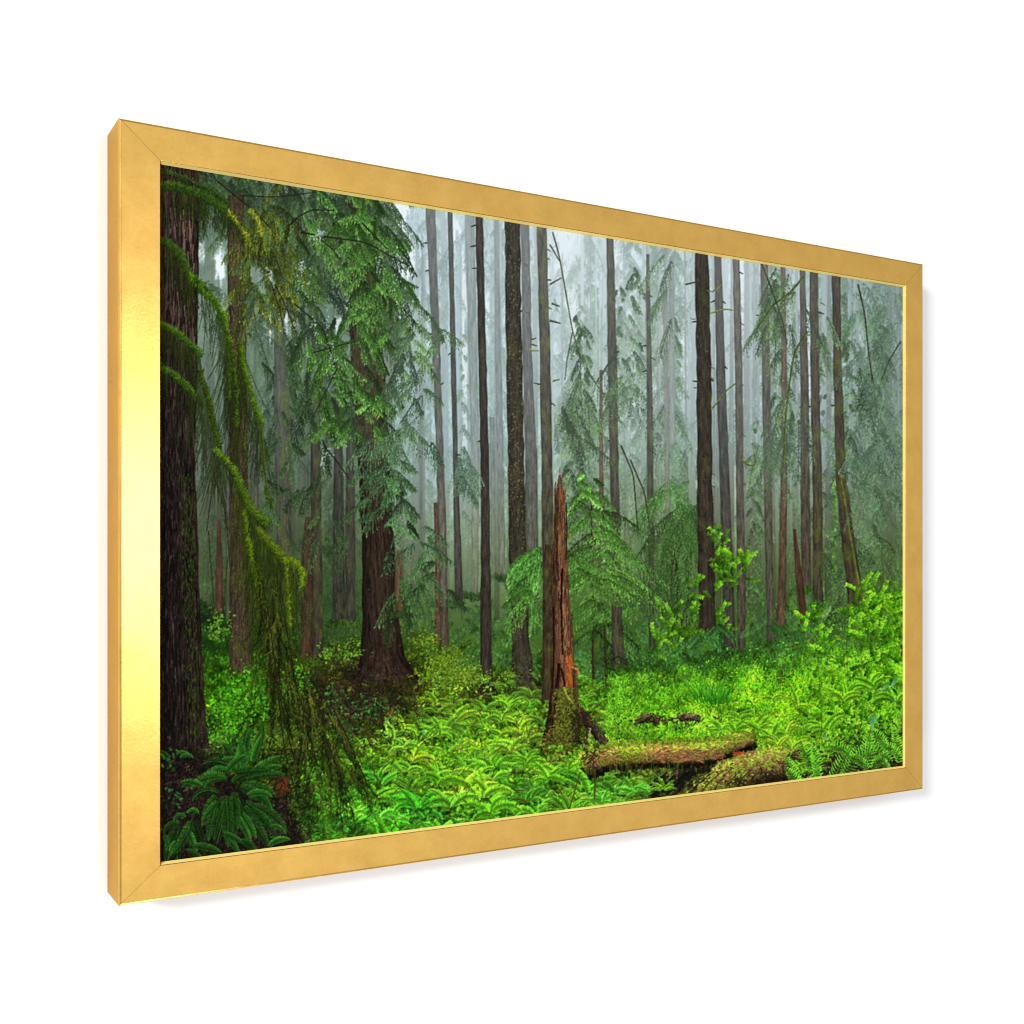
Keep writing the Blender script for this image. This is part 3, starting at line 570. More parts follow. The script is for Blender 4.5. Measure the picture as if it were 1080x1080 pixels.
# overhang of dark foliage by the cedar
# boughs over the cedar
def cloud(n, lst, ang, ln, col, tip, fog=0., droop=.4, **k):
    w = np.array([a[4] for a in lst]); j = rng.choice(len(lst), n, p=w / w.sum()); L = np.array(lst)
    x = L[j, 0] + L[j, 2] * rng.normal(0, .5, n); y = L[j, 1] + L[j, 3] * rng.normal(0, .5, n)
    sd = rng.random(n) < .5; e = ang + rng.normal(0, .3, n)
    o = np.argsort(-y) if rng.random() < 2 else np.arange(n)
    spray(x[o], y[o], np.where(sd, e, np.pi - e)[o], ln * (.5 + .9 * rng.random(n)), droop * (.5 + rng.random(n)), col, tip, fog=fog, **k)
cloud(20, [(402,498,22,14,1),(420,525,30,24,1.2),(440,560,26,30,1.4),(450,600,18,26,.8),(392,540,16,26,.8)], .5, 26, rgb(28,44,28), rgb(62,90,52), .06, wid=.3, nt=16, nn=8, nl=2., gap=.25, sag=1., vary=.5, stem=rgb(36,34,28))
cloud(18, [(402,500,24,14,1),(412,530,26,24,1.2),(436,565,24,30,1.2)], .5, 26, rgb(40,68,38), rgb(84,124,72), .06, wid=.24, nt=16, nn=8, nl=1.9, gap=.45, sag=1., vary=.4)
spray(430 + rng.normal(0, 12, 10), 600 + 40 * rng.random(10), 1.3 + rng.normal(0, .3, 10), 34, .2, rgb(36,56,30), rgb(66,96,50), wid=.22, nt=16, nn=7, nl=1.9, gap=.3, sag=1.3)
spray(488 + rng.normal(0, 6, 9), 470 + 40 * rng.random(9), .9 + rng.normal(0, .3, 9), 24, .5, rgb(42,62,46), rgb(86,116,86), wid=.28, nt=14, nn=7, nl=1.8, gap=.3, sag=1.2, fog=.2)

# canopy, upper left: dark inner layer, then olive and bright tips
CAN = [(232,200,30,14,.9),(255,222,30,26,1),(275,255,26,24,.7),(330,215,60,24,1.6),(382,240,36,40,1.5),(280,215,50,30,1.3),(300,262,40,36,1.2),(350,285,56,50,2),(388,320,34,46,1.4),(350,390,30,46,.6),(320,350,40,40,.9),(345,430,40,36,.6),(424,352,16,40,.5),(240,212,44,20,1),(372,452,26,16,.35),(300,420,26,60,.4)]
def hang(n, lst, ln, col, tip, ang=1.0, fog=.03, **k):
    """long drooping sprays, most of them trailing down to the right"""
    w = np.array([a[4] for a in lst]); j = rng.choice(len(lst), n, p=w / w.sum()); L = np.array(lst)
    x = L[j, 0] + L[j, 2] * rng.normal(0, .5, n); y = L[j, 1] + L[j, 3] * rng.normal(0, .5, n) - ln * .3
    e = ang + rng.normal(0, .35, n); sd = rng.random(n) < .8
    kw = dict(wid=.2, nt=19, nn=8, nl=1.6, nw=.5, gap=.3, sag=1.2, vary=.5); kw.update(k)
    spray(x, y, np.where(sd, e, np.pi - e), ln * (.45 + .9 * rng.random(n)), .25, col, tip, fog=fog, **kw)
hang(330, CAN, 30, rgb(22,34,22), rgb(52,70,42), fog=.08)
hang(200, CAN, 30, rgb(34,50,28), rgb(72,96,54), fog=.05, stem=rgb(36,36,28))
cm = blobs([(a[0], a[1], a[2] * 1.2, a[3] * 1.2, .16) for a in CAN])[..., None]; CV[:] = soften(CV, .5); CV[:] = CV * (1 - cm) + up(AIR, PH, PW, False) * cm
TR2 = [(258, 240, 258), (390, 241, 260), (560, 242, 262), (660, 242, 264), (716, 242, 266)]
trunk([(330, 289, 299), (440, 289, 306), (560, 291, 307), (650, 292, 308)], rgb(66, 64, 60), .22, .4, fogtop=.4)
TRK2 = lambda y0: trunk([(y0, 240, 258)] + TR2[1:], rgb(66, 54, 43), .0, .35, rgb(72, 78, 34), speck=.22, speckcol=rgb(120, 94, 68), fogtop=.04)
TRK2(236)
trunk([(300, 369, 399), (400, 372, 405), (490, 378, 410)], rgb(62, 50, 42), .05, .45, rgb(74, 82, 40), speck=.1, speckcol=rgb(110, 100, 60), streak=.5, dark=.45, rough=.1, fogtop=.1)
limb([(252, 340), (262, 341), (268, 335)], 3, 1.5, rgb(112, 122, 34))
hang(46, [(386,320,18,36,1.4),(392,375,16,26,.8),(380,270,20,20,.6)], 24, rgb(34,54,28), rgb(78,112,54), ang=1.0)
hang(90, [(300,300,40,30,1),(330,250,50,30,1.5),(384,250,34,40,1.4),(390,300,30,26,.9),(330,350,26,40,.7),(410,330,16,40,.6),(350,390,16,40,.6)], 26, rgb(36,60,28), rgb(88,124,58), ang=.8)
hang(80, [(384,235,36,40,2),(360,230,40,40,1.2),(412,300,20,40,1.),(345,380,20,40,.7),(380,425,34,14,1.2),(400,455,24,14,.5)], 24, rgb(36,66,28), rgb(86,126,54), ang=.65, wid=.24, gap=.35)
cloud(14, [(395,345,30,30,1),(360,450,36,14,1)], .5, 24, rgb(36,66,28), rgb(86,128,56), .02, wid=.24, nt=16, nn=8, nl=1.9, gap=.35, sag=.9)
cloud(52, [(272,240,26,34,1.4),(300,290,20,40,1),(262,300,14,40,.8),(290,225,24,16,.6)], 1.1, 26, rgb(44,56,22), rgb(92,100,38), .02, wid=.2, nt=15, nn=7, nl=2.3, gap=.3, sag=1.4, vary=.4)
cloud(18, [(436,330,20,26,1),(455,355,20,30,1),(430,300,14,24,.6),(438,390,14,30,.6)], .6, 20, rgb(48,76,40), rgb(104,142,72), .2, wid=.28, nt=14, nn=7, nl=1.9, gap=.4, sag=1., vary=.4)
cloud(34, [(420,440,26,50,1.3),(444,420,16,40,.6),(400,470,20,24,.6)], .7, 26, rgb(38,56,36), rgb(76,104,64), .16, wid=.28, nt=15, nn=7, nl=1.9, gap=.35, sag=1.1, vary=.5)
cloud(46, [(268,300,14,40,.5),(302,470,26,50,.8),(330,520,22,50,.8),(285,520,16,50,.6),(312,400,22,50,.8),(345,560,18,40,.5)], .8, 22, rgb(30,46,28), rgb(58,82,44), .14, wid=.28, nt=14, nn=7, nl=1.9, gap=.4, sag=1.1, vary=.5)
cloud(22, [(222,310,10,40,1),(278,330,12,50,1),(275,420,16,40,.5)], .7, 20, rgb(44,62,46), rgb(80,104,80), .22, wid=.28, nt=13, nn=7, nl=1.8, gap=.45, sag=1.1, alpha=.8)
# trunk tops showing through, twigs
for pts, w in [([(228,190),(250,208),(268,222),(285,240)],1.4),([(252,206),(290,208),(330,203)],1.),([(305,238),(315,228),(330,221),(350,222)],1.3),([(318,245),(345,250),(385,255),(430,280)],1.5),([(335,250),(350,262),(360,275)],1),([(290,300),(300,320),(312,350)],1.1),([(286,298),(296,330),(300,352)],1),([(310,320),(340,345),(352,380)],1),([(330,372),(352,366),(375,360)],1),([(355,390),(340,420),(330,440)],1),([(342,470),(358,490),(368,505)],1.3),([(382,235),(396,250),(408,262)],1.6)]:
    limb(pts, w, w * .5, rgb(34, 30, 26), n=24)
# glints of sky through the canopy
n = 260; L = np.array([(284,288,3,8),(318,281,3,6),(338,245,3,4),(304,346,8,10),(345,344,2,14),(365,320,3,8),(336,250,6,6),(322,300,8,14),(400,280,5,12),(418,300,6,20),(345,482,6,12),(440,350,10,12),(332,345,3,14),(350,378,4,14)])
j = rng.integers(0, len(L), n); x = L[j, 0] + L[j, 2] * rng.normal(0, .6, n); y = L[j, 1] + L[j, 3] * rng.normal(0, .6, n)
strokes(x, y, rng.random(n) * 3, .8 + 1.4 * rng.random(n), .8, rgb(196, 214, 224), alpha=.75)

# ---- meadow of ferns, far to near
debris(900, 378, 745, 66, 50); debris(240, 345, 760, 40, 40); debris(200, 515, 728, 26, 12)
def inside(x, y):
    if ((x - 385) / 56) ** 2 + ((y - 738) / 46) ** 2 < 1: return False
    if x < 320 and y > 790 - (x - 170) * -.1 and ((x - 235) / 85) ** 2 + ((y - 870) / 70) ** 2 < 1: return False
    return True
litter(5200, 735, 920, 3.4, bright=1.05)
cand = []
for k in range(900):
    x = 215 + 745 * rng.random(); y = 705 + 205 * rng.random() ** .8
    if y < np.interp(x, np.arange(PW) / SS + PX0, gl) + 22 or not inside(x, y): continue
    if x < 380 and y < 770 and rng.random() < .7: continue
    cand.append((y, x))
cand.sort()
last = 705
for y, x in cand:
    if y - last > 12:
        n = int(16 * (y - last)); xx = 215 + 745 * rng.random(n); yy = last + (y - last + 6) * rng.random(n); ok = yy > np.interp(xx, np.arange(PW) / SS + PX0, gl) + 16; xx, yy = xx[ok], yy[ok]
        strokes(xx, yy, rng.random(len(xx)) * 6.3, 3 + 6 * rng.random(len(xx)), 2.2, look(GND, xx, yy) * .25, shape='leaf', alpha=.38)
        litter(int(30 * (y - last)), last, y + 4, 3.2, bright=1.12); last = y
    r = np.interp(y, [705, 760, 820, 880], [6.5, 11, 17, 22]) * (.55 + .8 * rng.random())
    c = look(GND, x, y) * (.42 + .75 * rng.random()) * np.array([1 + rng.normal(0, .12), 1, 1 + rng.normal(0, .2)])
    fern(x, y, r, np.clip(c * .8, 0, 1), np.clip(c * 1.6 + .02, 0, 1), n=int(6 + 5 * rng.random()), spread=.5 + .8 * rng.random(), pw=.14, arch=.8 + .8 * rng.random(), lean=rng.normal(0, .25))
shrub([(265,735,34,26,1.2),(240,760,24,30,.8),(300,720,30,24,.6)], 560, 2.8, rgb(20,62,12), rgb(88,168,30))
shrub([(385,745,30,14,.5),(360,770,20,20,.4),(352,742,12,20,.3)], 260, 3.2, rgb(30,62,22), rgb(64,118,50))
shrub([(470,694,24,14,.7),(484,712,24,14,1.),(448,676,14,8,.3),(535,712,8,6,.1)], 620, 1.7, rgb(46,76,18), rgb(124,152,44))
shrub([(230,660,14,20,.4),(370,685,14,12,.3),(345,690,12,10,.3)], 260, 2.4, rgb(56,90,24), rgb(104,146,44))
shrub([(449,768,8,4,.12),(457,760,6,3,.1)], 260, 5, rgb(66,160,50), rgb(122,222,96))
shrub([(455,800,40,14,.5),(520,790,40,16,.6),(540,755,26,12,.3),(480,830,50,20,.5),(600,840,20,14,.2)], 300, 2.4, rgb(56,104,18), rgb(150,200,44))
for x, y, r in [(455,770,28),(415,790,24),(535,745,24),(560,735,20),(512,750,22),(480,760,20),(650,770,34),(690,760,28),(662,748,20),(585,800,20),(540,820,34),(565,860,30),(600,860,30),(520,860,30),(640,835,24),(665,830,26),(700,720,16),(740,735,24),(755,730,22)]:
    c = look(GND, x, y) * .95; fern(x, y, r * .8, c * .6, np.clip(c * 1.45 + .03, 0, 1), n=11, pw=.14, spread=.9, arch=1.3)
for k in range(95):
    x = 390 + 560 * rng.random(); y = 745 + 120 * rng.random() ** .9
    if not inside(x, y) or y < np.interp(x, np.arange(PW) / SS + PX0, gl) + 50: continue
    rr = np.interp(y, [745, 800, 870], [17, 25, 33]) * (.75 + .5 * rng.random()); c = look(GND, x, y) * (.7 + .4 * rng.random()) * np.array([1 + rng.normal(0, .15), 1, 1 + rng.normal(0, .25)])
    n_ = 9; strokes(x + rr * .5 * rng.normal(0, .6, n_), y - 3 + 5 * rng.random(n_), rng.random(n_) * 3, 6, 3, c * .18, shape='leaf', alpha=.6)
    fern(x, y, rr, np.clip(c * .7, 0, 1), np.clip(c * 1.6 + .03, 0, 1), n=int(5 + 4 * rng.random()), spread=.35 + .4 * rng.random(), pw=.13, arch=1.6, lean=rng.normal(0, .3), w=.9)
n = 420; x = 330 + 600 * rng.random(n); y = 735 + 120 * rng.random(n); strokes(x, y, rng.normal(-.6, .9, n), 3 + 9 * rng.random(n), .8, np.array([(120,84,48),(92,64,40),(66,44,32),(146,120,70)], np.float32)[rng.integers(0, 4, n)] / 255 * (.6 + .6 * rng.random((n, 1))), bend=rng.normal(0, .5, n), alpha=.8)
debris(420, 385, 742, 62, 44); debris(160, 352, 752, 34, 34)
# grass-like fronds on the rise, bright growth on the right
litter(3000, 640, 800, 2.2, bright=1.1, x0=640, x1=960)
n = 5200; x = 640 + 320 * rng.random(n); y = np.sort(684 + 110 * rng.random(n)); g_ = np.interp(x, np.arange(PW) / SS + PX0, gl); ok = y > g_ + 4 + 34 * look(clump, x, y) * rng.random(n); x = x[ok]; y = y[ok]; g_ = g_[ok]; n = len(x); c = np.clip((y - g_) / 70 + .3, .3, 1)[:, None] * look(GND, x, y) * (.62 + .8 * rng.random((n, 1))) * (.2 + 1.6 * look(clump, x, y))[:, None]
strokes(x, y, -np.pi / 2 + rng.normal(0, .5, n), 4 + 7 * rng.random(n), .7, np.clip(c * .75, 0, 1), np.clip(c * 1.3, 0, 1), bend=rng.normal(0, 1., n), alpha=.85)
litter(900, 640, 800, 2.8, bright=1.25, x0=740, x1=960)
SH0, SH1 = rgb(62, 136, 16), rgb(156, 240, 48)
sprigs(110, (884, 690, 958, 790), 18, 2.3, rgb(46, 112, 16), rgb(126, 212, 40)); sprigs(36, (915, 640, 958, 700), 24, 2.5, SH0, SH1); sprigs(20, (888, 640, 922, 680), 17, 2.5, SH0, SH1); sprigs(16, (900, 625, 958, 650), 22, 2.4, SH0, SH1); sprigs(46, (906, 620, 958, 690), 22, 2.5, SH0, SH1 * 1.04)
sprigs(9, (846, 650, 860, 668), 13, 2.6, SH0, SH1); sprigs(12, (856, 672, 874, 694), 14, 2.6, SH0, SH1); sprigs(30, (848, 710, 884, 752), 18, 2.4, SH0, SH1); sprigs(14, (838, 736, 900, 770), 18, 2.3, SH0, SH1)
for x, y, r in [(920,725,30),(945,740,30),(890,740,26),(870,770,28),(830,775,26),(800,770,24),(780,760,20),(840,745,22),(815,740,20)]:
    c = look(GND, x, y); fern(x, y, r * .8, c * .62, np.clip(c * 1.4, 0, 1), n=8, pw=.12, spread=.5 + .3 * rng.random(), arch=1.5, lean=rng.normal(0, .4))
for pts in [[(851,650),(862,690),(866,740),(867,790)],[(895,640),(893,680),(894,720)],[(915,640),(930,690),(935,730)]]: limb(pts, .6, .8, rgb(52, 84, 24), alpha=.6, n=24)

n = 90; x = 732 + 36 * rng.random(n); strokes(x, 742 - 8 * rng.random(n), -1.57 + (x - 751) * .03 + rng.normal(0, .12, n), 9 + 16 * rng.random(n), .9, rgb(40, 120, 24) * (.6 + .6 * rng.random((n, 1))), rgb(104, 200, 44) * (.6 + .5 * rng.random((n, 1))), bend=rng.normal(0, .5, n))
# ---- fallen logs
def log(pts, r0, r1, col, mossc, mtop=.55, n=5200, under=.35):
    q = curve(pts, 120); d = np.gradient(q, axis=0); a = np.arctan2(d[:, 1], d[:, 0])
    i = rng.integers(0, 120, n); v = 2 * rng.random(n) - 1; o = np.argsort(-v * 0 + rng.random(n)); i, v = i[o], v[o]
    lump = np.interp(np.arange(120), np.linspace(0, 119, 14), rng.random(14)); r = np.interp(i, [0, 119], [r0, r1]) * (.82 + .36 * lump[i]) * (1 + .08 * rng.normal(0, 1, n))
    x = q[i, 0] - np.sin(a[i]) * v * r; y = q[i, 1] + np.cos(a[i]) * v * r
    k = np.clip(1.15 - under * 1.0 * (v + .3) - .55 * np.clip(v - .45, 0, 1) * 2, .12, 1.4)[:, None] * (.6 + .8 * rng.random((n, 1)))
    isM = (look(clump, x * 1. , y) + .25 * rng.normal(0, 1, n) - v * mtop * .5 > .45)[:, None]
    c = np.where(isM, mossc, col) * k
    strokes(x, y, a[i] + rng.normal(0, .5, n) + np.where(isM[:, 0], .8, 0), 1.6 + 2.2 * rng.random(n), 1., np.clip(c, 0, 1), shape='line')
# old wood on the rise
log([(672,759),(684,756),(694,759)], 3.5, 4, rgb(112,84,76), rgb(70,74,36), n=400)
log([(716,757),(726,755),(736,757)], 3, 3, rgb(112,84,76), rgb(70,74,36), n=700)
log([(612,752),(628,768),(640,790)], 5, 6, rgb(70,48,42), rgb(40,40,28), n=500)
limb([(622,768),(620,778),(612,790)], 3, 2, rgb(150,112,96)); limb([(612,747),(622,765)], 6, 3, rgb(60,36,32))
debris(90, 700, 758, 40, 6)

# ---- the broken snag
def snag():
    trunk([(574, 575, 580), (584, 573.5, 582), (640, 572.5, 582), (738, 571, 581)], rgb(58, 42, 34), .05, .3, tuft=False)
    limb([(590.5, 493), (590.8, 505), (590.6, 522)], .7, 3.2, rgb(122, 112, 104), rgb(104, 82, 70), n=16, alpha=.8)
    rows = [(514,588.6,592.6),(519,586.5,594.6),(523,584.2,596),(535,584.3,596.5),(560,583.5,597.5),(600,582.5,599.5),(640,582,602),(680,582,605.5),(705,581,606),(725,579.5,607),(745,578,612),(765,574,614),(785,570,612),(804,566,600)]
    rows = [(a, b + (.8 if a > 519 else 0), c - (.9 if a > 519 else 0)) for a, b, c in rows]
    trunk(rows, rgb(92, 56, 40), 0., .16, rgb(96, 96, 36), streak=.75, dark=.6, light=.3, rough=.18, tuft=False)
    n = 1500; t = rng.random(n); y = 500 + 205 * t; L = np.interp(y, [r[0] for r in rows], [r[1] for r in rows]); R = np.interp(y, [r[0] for r in rows], [r[2] for r in rows])
    s = rng.random(n); x = L + (R - L) * s
    pal = np.array([(148,96,62),(168,118,82),(94,60,44),(58,40,32),(120,76,52),(184,140,104),(88,84,42)], np.float32) / 255
    c = pal[rng.choice(7, n, p=[.2,.08,.22,.2,.2,.04,.06])] * (1.0 - .75 * np.abs(s - .62))[:, None]
    strokes(x, y, 1.57 + rng.normal(0, .06, n), 6 + 14 * rng.random(n), .9, c, alpha=.8)
    for pts, w in [([(593,600),(592,640),(593.5,690)],2.2),([(588,560),(587,590),(589,612)],1),([(597,530),(598,560),(597,590)],1.),([(590,700),(587,730),(584,760),(580,790)],3.4),([(592,705),(596,722),(600,738)],2),([(584,640),(584,690),(583,730)],1.6)]: limb(pts, w, w * .6, rgb(26, 16, 14))
    strokes(597 + 5 * rng.random(120), 690 + 36 * rng.random(120), 1.3 + rng.normal(0, .2, 120), 6 + 6 * rng.random(120), 1., rgb(172, 92, 46) * (.55 + .6 * rng.random((120, 1))))
    limb([(607,702),(606,715),(607,735),(611,760)], 3.5, 6, rgb(70, 52, 34)); limb([(603,704),(609,706),(610,712)], 2.4, 3, rgb(150, 106, 52), n=10)
    n = 1500; u = rng.random(n); y = 726 + 66 * u; x = np.interp(y, [726, 760, 795], [596, 598, 588]) + np.interp(y, [726, 760, 795], [9, 14, 20]) * rng.normal(0, .5, n)
    strokes(x, y, rng.random(n) * 6.3, 2 + 2 * rng.random(n), 1., rgb(92, 98, 34) * (.4 + .9 * rng.random((n, 1))) * np.where(x > 606, .7, 1)[:, None])
    limb([(585,524),(585.4,514),(586,509)], 1.6, .6, rgb(86,56,42), n=8); limb([(595.5,526),(596.2,517)], 1.8, .6, rgb(120,74,50), n=8); limb([(599,566),(600.5,556)], 1.6, .5, rgb(120,74,50), n=8)
    limb([(594,725),(598,735),(604,742)], 3, 2, rgb(128,132,54), n=14)
snag()
strokes(600 + 20 * rng.random(160), 750 + 40 * rng.random(160), rng.random(160) * 3, 3, 1.4, rgb(24, 24, 16), alpha=.7)
litter(160, 785, 806, 3.6, bright=1.1, x0=556, x1=640)
for x, y, r in [(556,806,22),(600,812,20),(622,800,16),(578,822,24)]: c = look(GND, 540, 800); fern(x, y, r * .85, c * .6, c * 1.45, n=11, pw=.14)
shrub([(612,800,10,8,.3)], 120, 3, rgb(70, 120, 24), rgb(150, 206, 60))

# the big log and its stump end
n = 1400; x = 690 + 150 * rng.random(n); y = np.interp(x, [690, 740, 840], [838, 806, 800]) + 60 * rng.random(n) ** 1.2
strokes(x, y, 2.6 + rng.normal(0, .35, n), 4 + 7 * rng.random(n), 1.5, np.array([(38,32,26),(60,48,40),(24,22,20),(70,72,32),(88,66,54)], np.float32)[rng.choice(5, n, p=[.3,.2,.25,.15,.1])] / 255)
log([(700,850),(735,830),(770,816),(805,804)], 15, 17, rgb(84,58,44), rgb(80,92,32), n=6500)
log([(760,842),(785,822),(815,812),(842,806)], 19, 15, rgb(96,66,50), rgb(86,104,34), mtop=.2, n=6000)
debris(300, 795, 822, 40, 16)
limb([(712,842),(735,828),(752,812)], 1.6, 1, rgb(18,16,14)); limb([(728,845),(745,838),(765,818)], 1.4, 1, rgb(30,24,20))
n = 420; x = 690 + 66 * rng.random(n); y = np.interp(x, [690, 720, 756], [836, 822, 812]) + 10 * rng.normal(0, .6, n); strokes(x, y, 2.6, 6, 2.4, rgb(16, 15, 13), alpha=.8)
log([(616,808),(630,802),(650,798),(680,797),(712,797),(742,795),(768,788),(792,778)], 13, 10.5, rgb(140,96,60), rgb(116,134,40), n=12000, under=.62)
n = 300; x = 622 + 140 * rng.random(n); y = 797 + rng.normal(0, 3.5, n); m = (x < 650) | (x > 692); strokes(x[m], y[m], rng.normal(0, .4, m.sum()), 3 + 3 * rng.random(m.sum()), 1.2, rgb(146,98,64) * (.6 + .6 * rng.random((m.sum(), 1))))
n = 700; x = 618 + 180 * rng.random(n); y = np.interp(x, [618, 650, 800], [792, 785, 777]) + rng.normal(0, 1.6, n); strokes(x, y, rng.random(n) * 6.3, 2.5, 1., rgb(122,146,40) * (.55 + .7 * rng.random((n, 1))))
strokes(785 - 12 * rng.random(30), 793 + 4 * rng.random(30), .3, 6, 1.2, rgb(206, 86, 44) * (.6 + .5 * rng.random((30, 1))))
n = 70; x = 642 + 110 * rng.random(n); strokes(x, 808 + rng.normal(0, 1.2, n), 1.57, 3 + 4 * rng.random(n), .8, rgb(64,70,26) * (.5 + .8 * rng.random((n, 1))))
for x, y, r_ in [(648,838,20),(668,838,20),(686,836,16),(660,850,18),(636,846,16)]: c = rgb(70, 150, 36) * (.8 + .4 * rng.random()); fern(x, y, r_, c * .75, np.clip(c * 1.5, 0, 1), n=8, pw=.15, spread=.9, arch=1.2)
limb([(626,814),(628,826),(627,842)], 4, 1.5, rgb(64,48,32), alpha=.7); debris(70, 624, 800, 10, 14); limb([(612,815),(606,835),(600,855)], 1, .8, rgb(80,62,30)); limb([(714,812),(713,826),(714,840)], 2.2, 1.4, rgb(100,70,58))
debris(900, 860, 815, 80, 26); debris(500, 930, 800, 40, 30); debris(140, 805, 830, 26, 14)
strokes(812 + 6 * rng.random(30), 806 + 20 * rng.random(30), 1.5, 10, 1.4, rgb(130,74,54) * (.6 + .5 * rng.random((30, 1))))
for x, y, r in [(800,770,22),(815,778,22),(838,790,26),(775,772,20),(760,770,18)]:
    c = look(GND, min(x, 900), 745) * .9; fern(x, y, r * .8, c * .6, np.clip(c * 1.4, 0, 1), n=10, pw=.15, spread=.95)
log([(708,858),(735,838),(770,820),(805,808),(842,799)], 13, 20, rgb(112,78,56), rgb(116,134,42), mtop=.4, n=11000, under=.4)
for k in range(9): limb([(720 + 14 * k, 846 - 3 * k), (735 + 12 * k, 828 - 2 * k), (752 + 10 * k, 812 + rng.normal(0, 2))], 1.6, .8, rgb(70, 54, 38) * (.5 + rng.random()), n=16, alpha=.8)
n = 160; strokes(690 + 46 * rng.random(n), 824 + 18 * rng.random(n), 2.5, 6, 2, rgb(20, 18, 15), alpha=.7)
debris(240, 800, 826, 34, 16); debris(160, 838, 806, 10, 12)
n = 200; x = 690 + 60 * rng.random(n); y = np.interp(x, [690, 720, 750], [832, 822, 814]) + rng.normal(0, 4, n); strokes(x, y, 2.6, 5, 2, rgb(14, 13, 12), alpha=.7)
for x, y, r in [(700,834,14),(846,816,20),(858,806,20),(835,790,18),(820,786,16)]: c = look(GND, x, 760); fern(x, y, r, c * .7, np.clip(c * 1.5, 0, 1), n=8, pw=.14, spread=.9)
debris(420, 925, 806, 34, 16); debris(200, 880, 818, 30, 14)
n = 160; x = 850 + 105 * rng.random(n); strokes(x, 790 + 34 * rng.random(n), rng.random(n) * 3, 4, 2.2, rgb(20, 18, 14), alpha=.6)
# single big fronds at the lower right
F = [(845,832,-2.1,38,.2),(852,836,-2.35,36,.1),(866,822,-2.2,46,.25),(862,822,-1.5,36,-.4),(885,826,-.9,44,-.4),(872,830,-.9,50,-.3),(915,812,-1.57,44,.1),(917,812,-2.2,30,-.7),(918,812,-1.0,32,.6),(902,800,-1.1,36,1.4),(905,800,-.8,40,1.6),(898,800,-2.,34,-1.4),(948,806,-1.6,36,-.2),(950,800,-2.1,30,-.8),(935,790,-1.8,30,-1.),(940,822,-2.,24,.2),(846,842,-1.3,30,.4),(830,842,-.9,24,.8)]
F = np.array(F); frond(F[:, 0], F[:, 1], F[:, 2], F[:, 3], F[:, 4], rgb(50,124,22), rgb(130,216,60), pw=.2, np_=14, w=1.15)
strokes([918,922,868,945,938],[756,752,775,715,720],[1.2,1.3,.6,1.9,2.2],[14,11,8,11,12],[4,3.4,3,4,3.4], rgb(56,130,60), rgb(128,190,130), bend=.4, shape='leaf')

# ---- foreground left: the massive trunk with mossy limbs
trunk([(165,150,210),(240,150,209.5),(330,150,208.5),(420,150,207),(480,150,205.5),(560,150,208),(660,150,211.5),(720,150,214.5),(765,150,217.5),(790,140,221)], rgb(44, 34, 30), 0., .06, rgb(40, 56, 18), streak=.8, dark=.25, light=.5, rough=.05, tuft=False)
n = 900; s = rng.random(n); y = 195 + 590 * rng.random(n); x = 168 + 37 * s + np.clip(y - 560, 0, 300) * .04 * s
k = np.interp(y, [195, 330, 480, 780], [1.5, 1.35, .75, .42]) * np.interp(x, [170, 185, 205, 216], [.45, .9, 1.1, .6])
pal = np.array([(84,66,58),(58,44,40),(20,16,16),(14,12,12),(66,52,44),(46,58,26)], np.float32) / 255
strokes(x, y, 1.57 + rng.normal(0, .05, n), 10 + 26 * rng.random(n), 1.3, pal[rng.choice(6, n, p=[.2,.2,.2,.2,.14,.06])] * k[:, None], alpha=.8)
n = 1600; y = 330 + 460 * rng.random(n); x = 168 + 36 * rng.random(n); strokes(x, y, 1.57, 4 + 8 * rng.random(n), 1.2, rgb(13, 12, 12), alpha=np.clip(.55 - (x - 190) / 50, .05, .7) * np.interp(y, [330, 480], [.2, 1]))
n = 500; y = 500 + 280 * rng.random(n); x = np.minimum(200 + rng.normal(0, 4, n), 205) + (y - 600) * .03; strokes(x, y, 1.5, 3, 1, rgb(50, 74, 20) * (.4 + .8 * rng.random((n, 1))), alpha=.7)

def moss(pts, w0, w1, n, hang=0, hl=16, c0=rgb(28,44,12), c1=rgb(60,88,24), fuzz=3.2, hc=rgb(38,50,16), hc2=rgb(24,32,12)):
    q = curve(pts, 120); d = np.gradient(q, axis=0); a = np.arctan2(d[:, 1], d[:, 0]); up_ = np.where(np.cos(a) >= 0, 1, -1)
    w = np.interp(np.arange(120), [0, 119], [w0, w1]) * .47 * (1 + 1.6 * (np.interp(np.arange(120), np.linspace(0, 119, 22), rng.random(22)) - .5)); n = int(n * .7); hang = int(hang * .5)
    if hang:
        cl_ = rng.random(40); i = rng.integers(0, 120, hang * 3); i = i[rng.random(len(i)) < cl_[i // 3] ** 4][:hang]; hang = len(i); strokes(q[i, 0] + rng.normal(0, 1, hang), q[i, 1] + w[i] * .3, 1.57 + rng.normal(0, .12, hang), hl * (.3 + 1.1 * rng.random(hang)), .8, hc * (.55 + .9 * rng.random((hang, 1))), hc2 * (.5 + .9 * rng.random((hang, 1))), bend=rng.normal(0, .2, hang), alpha=.72)
    i = rng.integers(0, 120, n); v = np.clip(rng.normal(.0, .55, n), -1.2, 1.2); o = np.argsort(-v * up_[i]); i, v = i[o], v[o]
    x = q[i, 0] - np.sin(a[i]) * v * w[i] * .5; y = q[i, 1] + np.cos(a[i]) * v * w[i] * .5
    lit = np.clip(.5 - .55 * v * up_[i] + rng.normal(0, .16, n), 0, 1)[:, None]
    strokes(x, y, np.where(v * up_[i] < -.2, -1.57, 1.57) + rng.normal(0, .8, n), fuzz * (.5 + .8 * rng.random(n)), .8, (c0 * (1 - lit) + c1 * lit) * (.65 + .6 * rng.random((n, 1))))
M1, M2 = rgb(24,38,14), rgb(54,82,26)
moss([(165,178),(185,184),(205,192),(222,200),(240,214)], 6, 3, 500, 200, 12, M1, rgb(54,76,30))
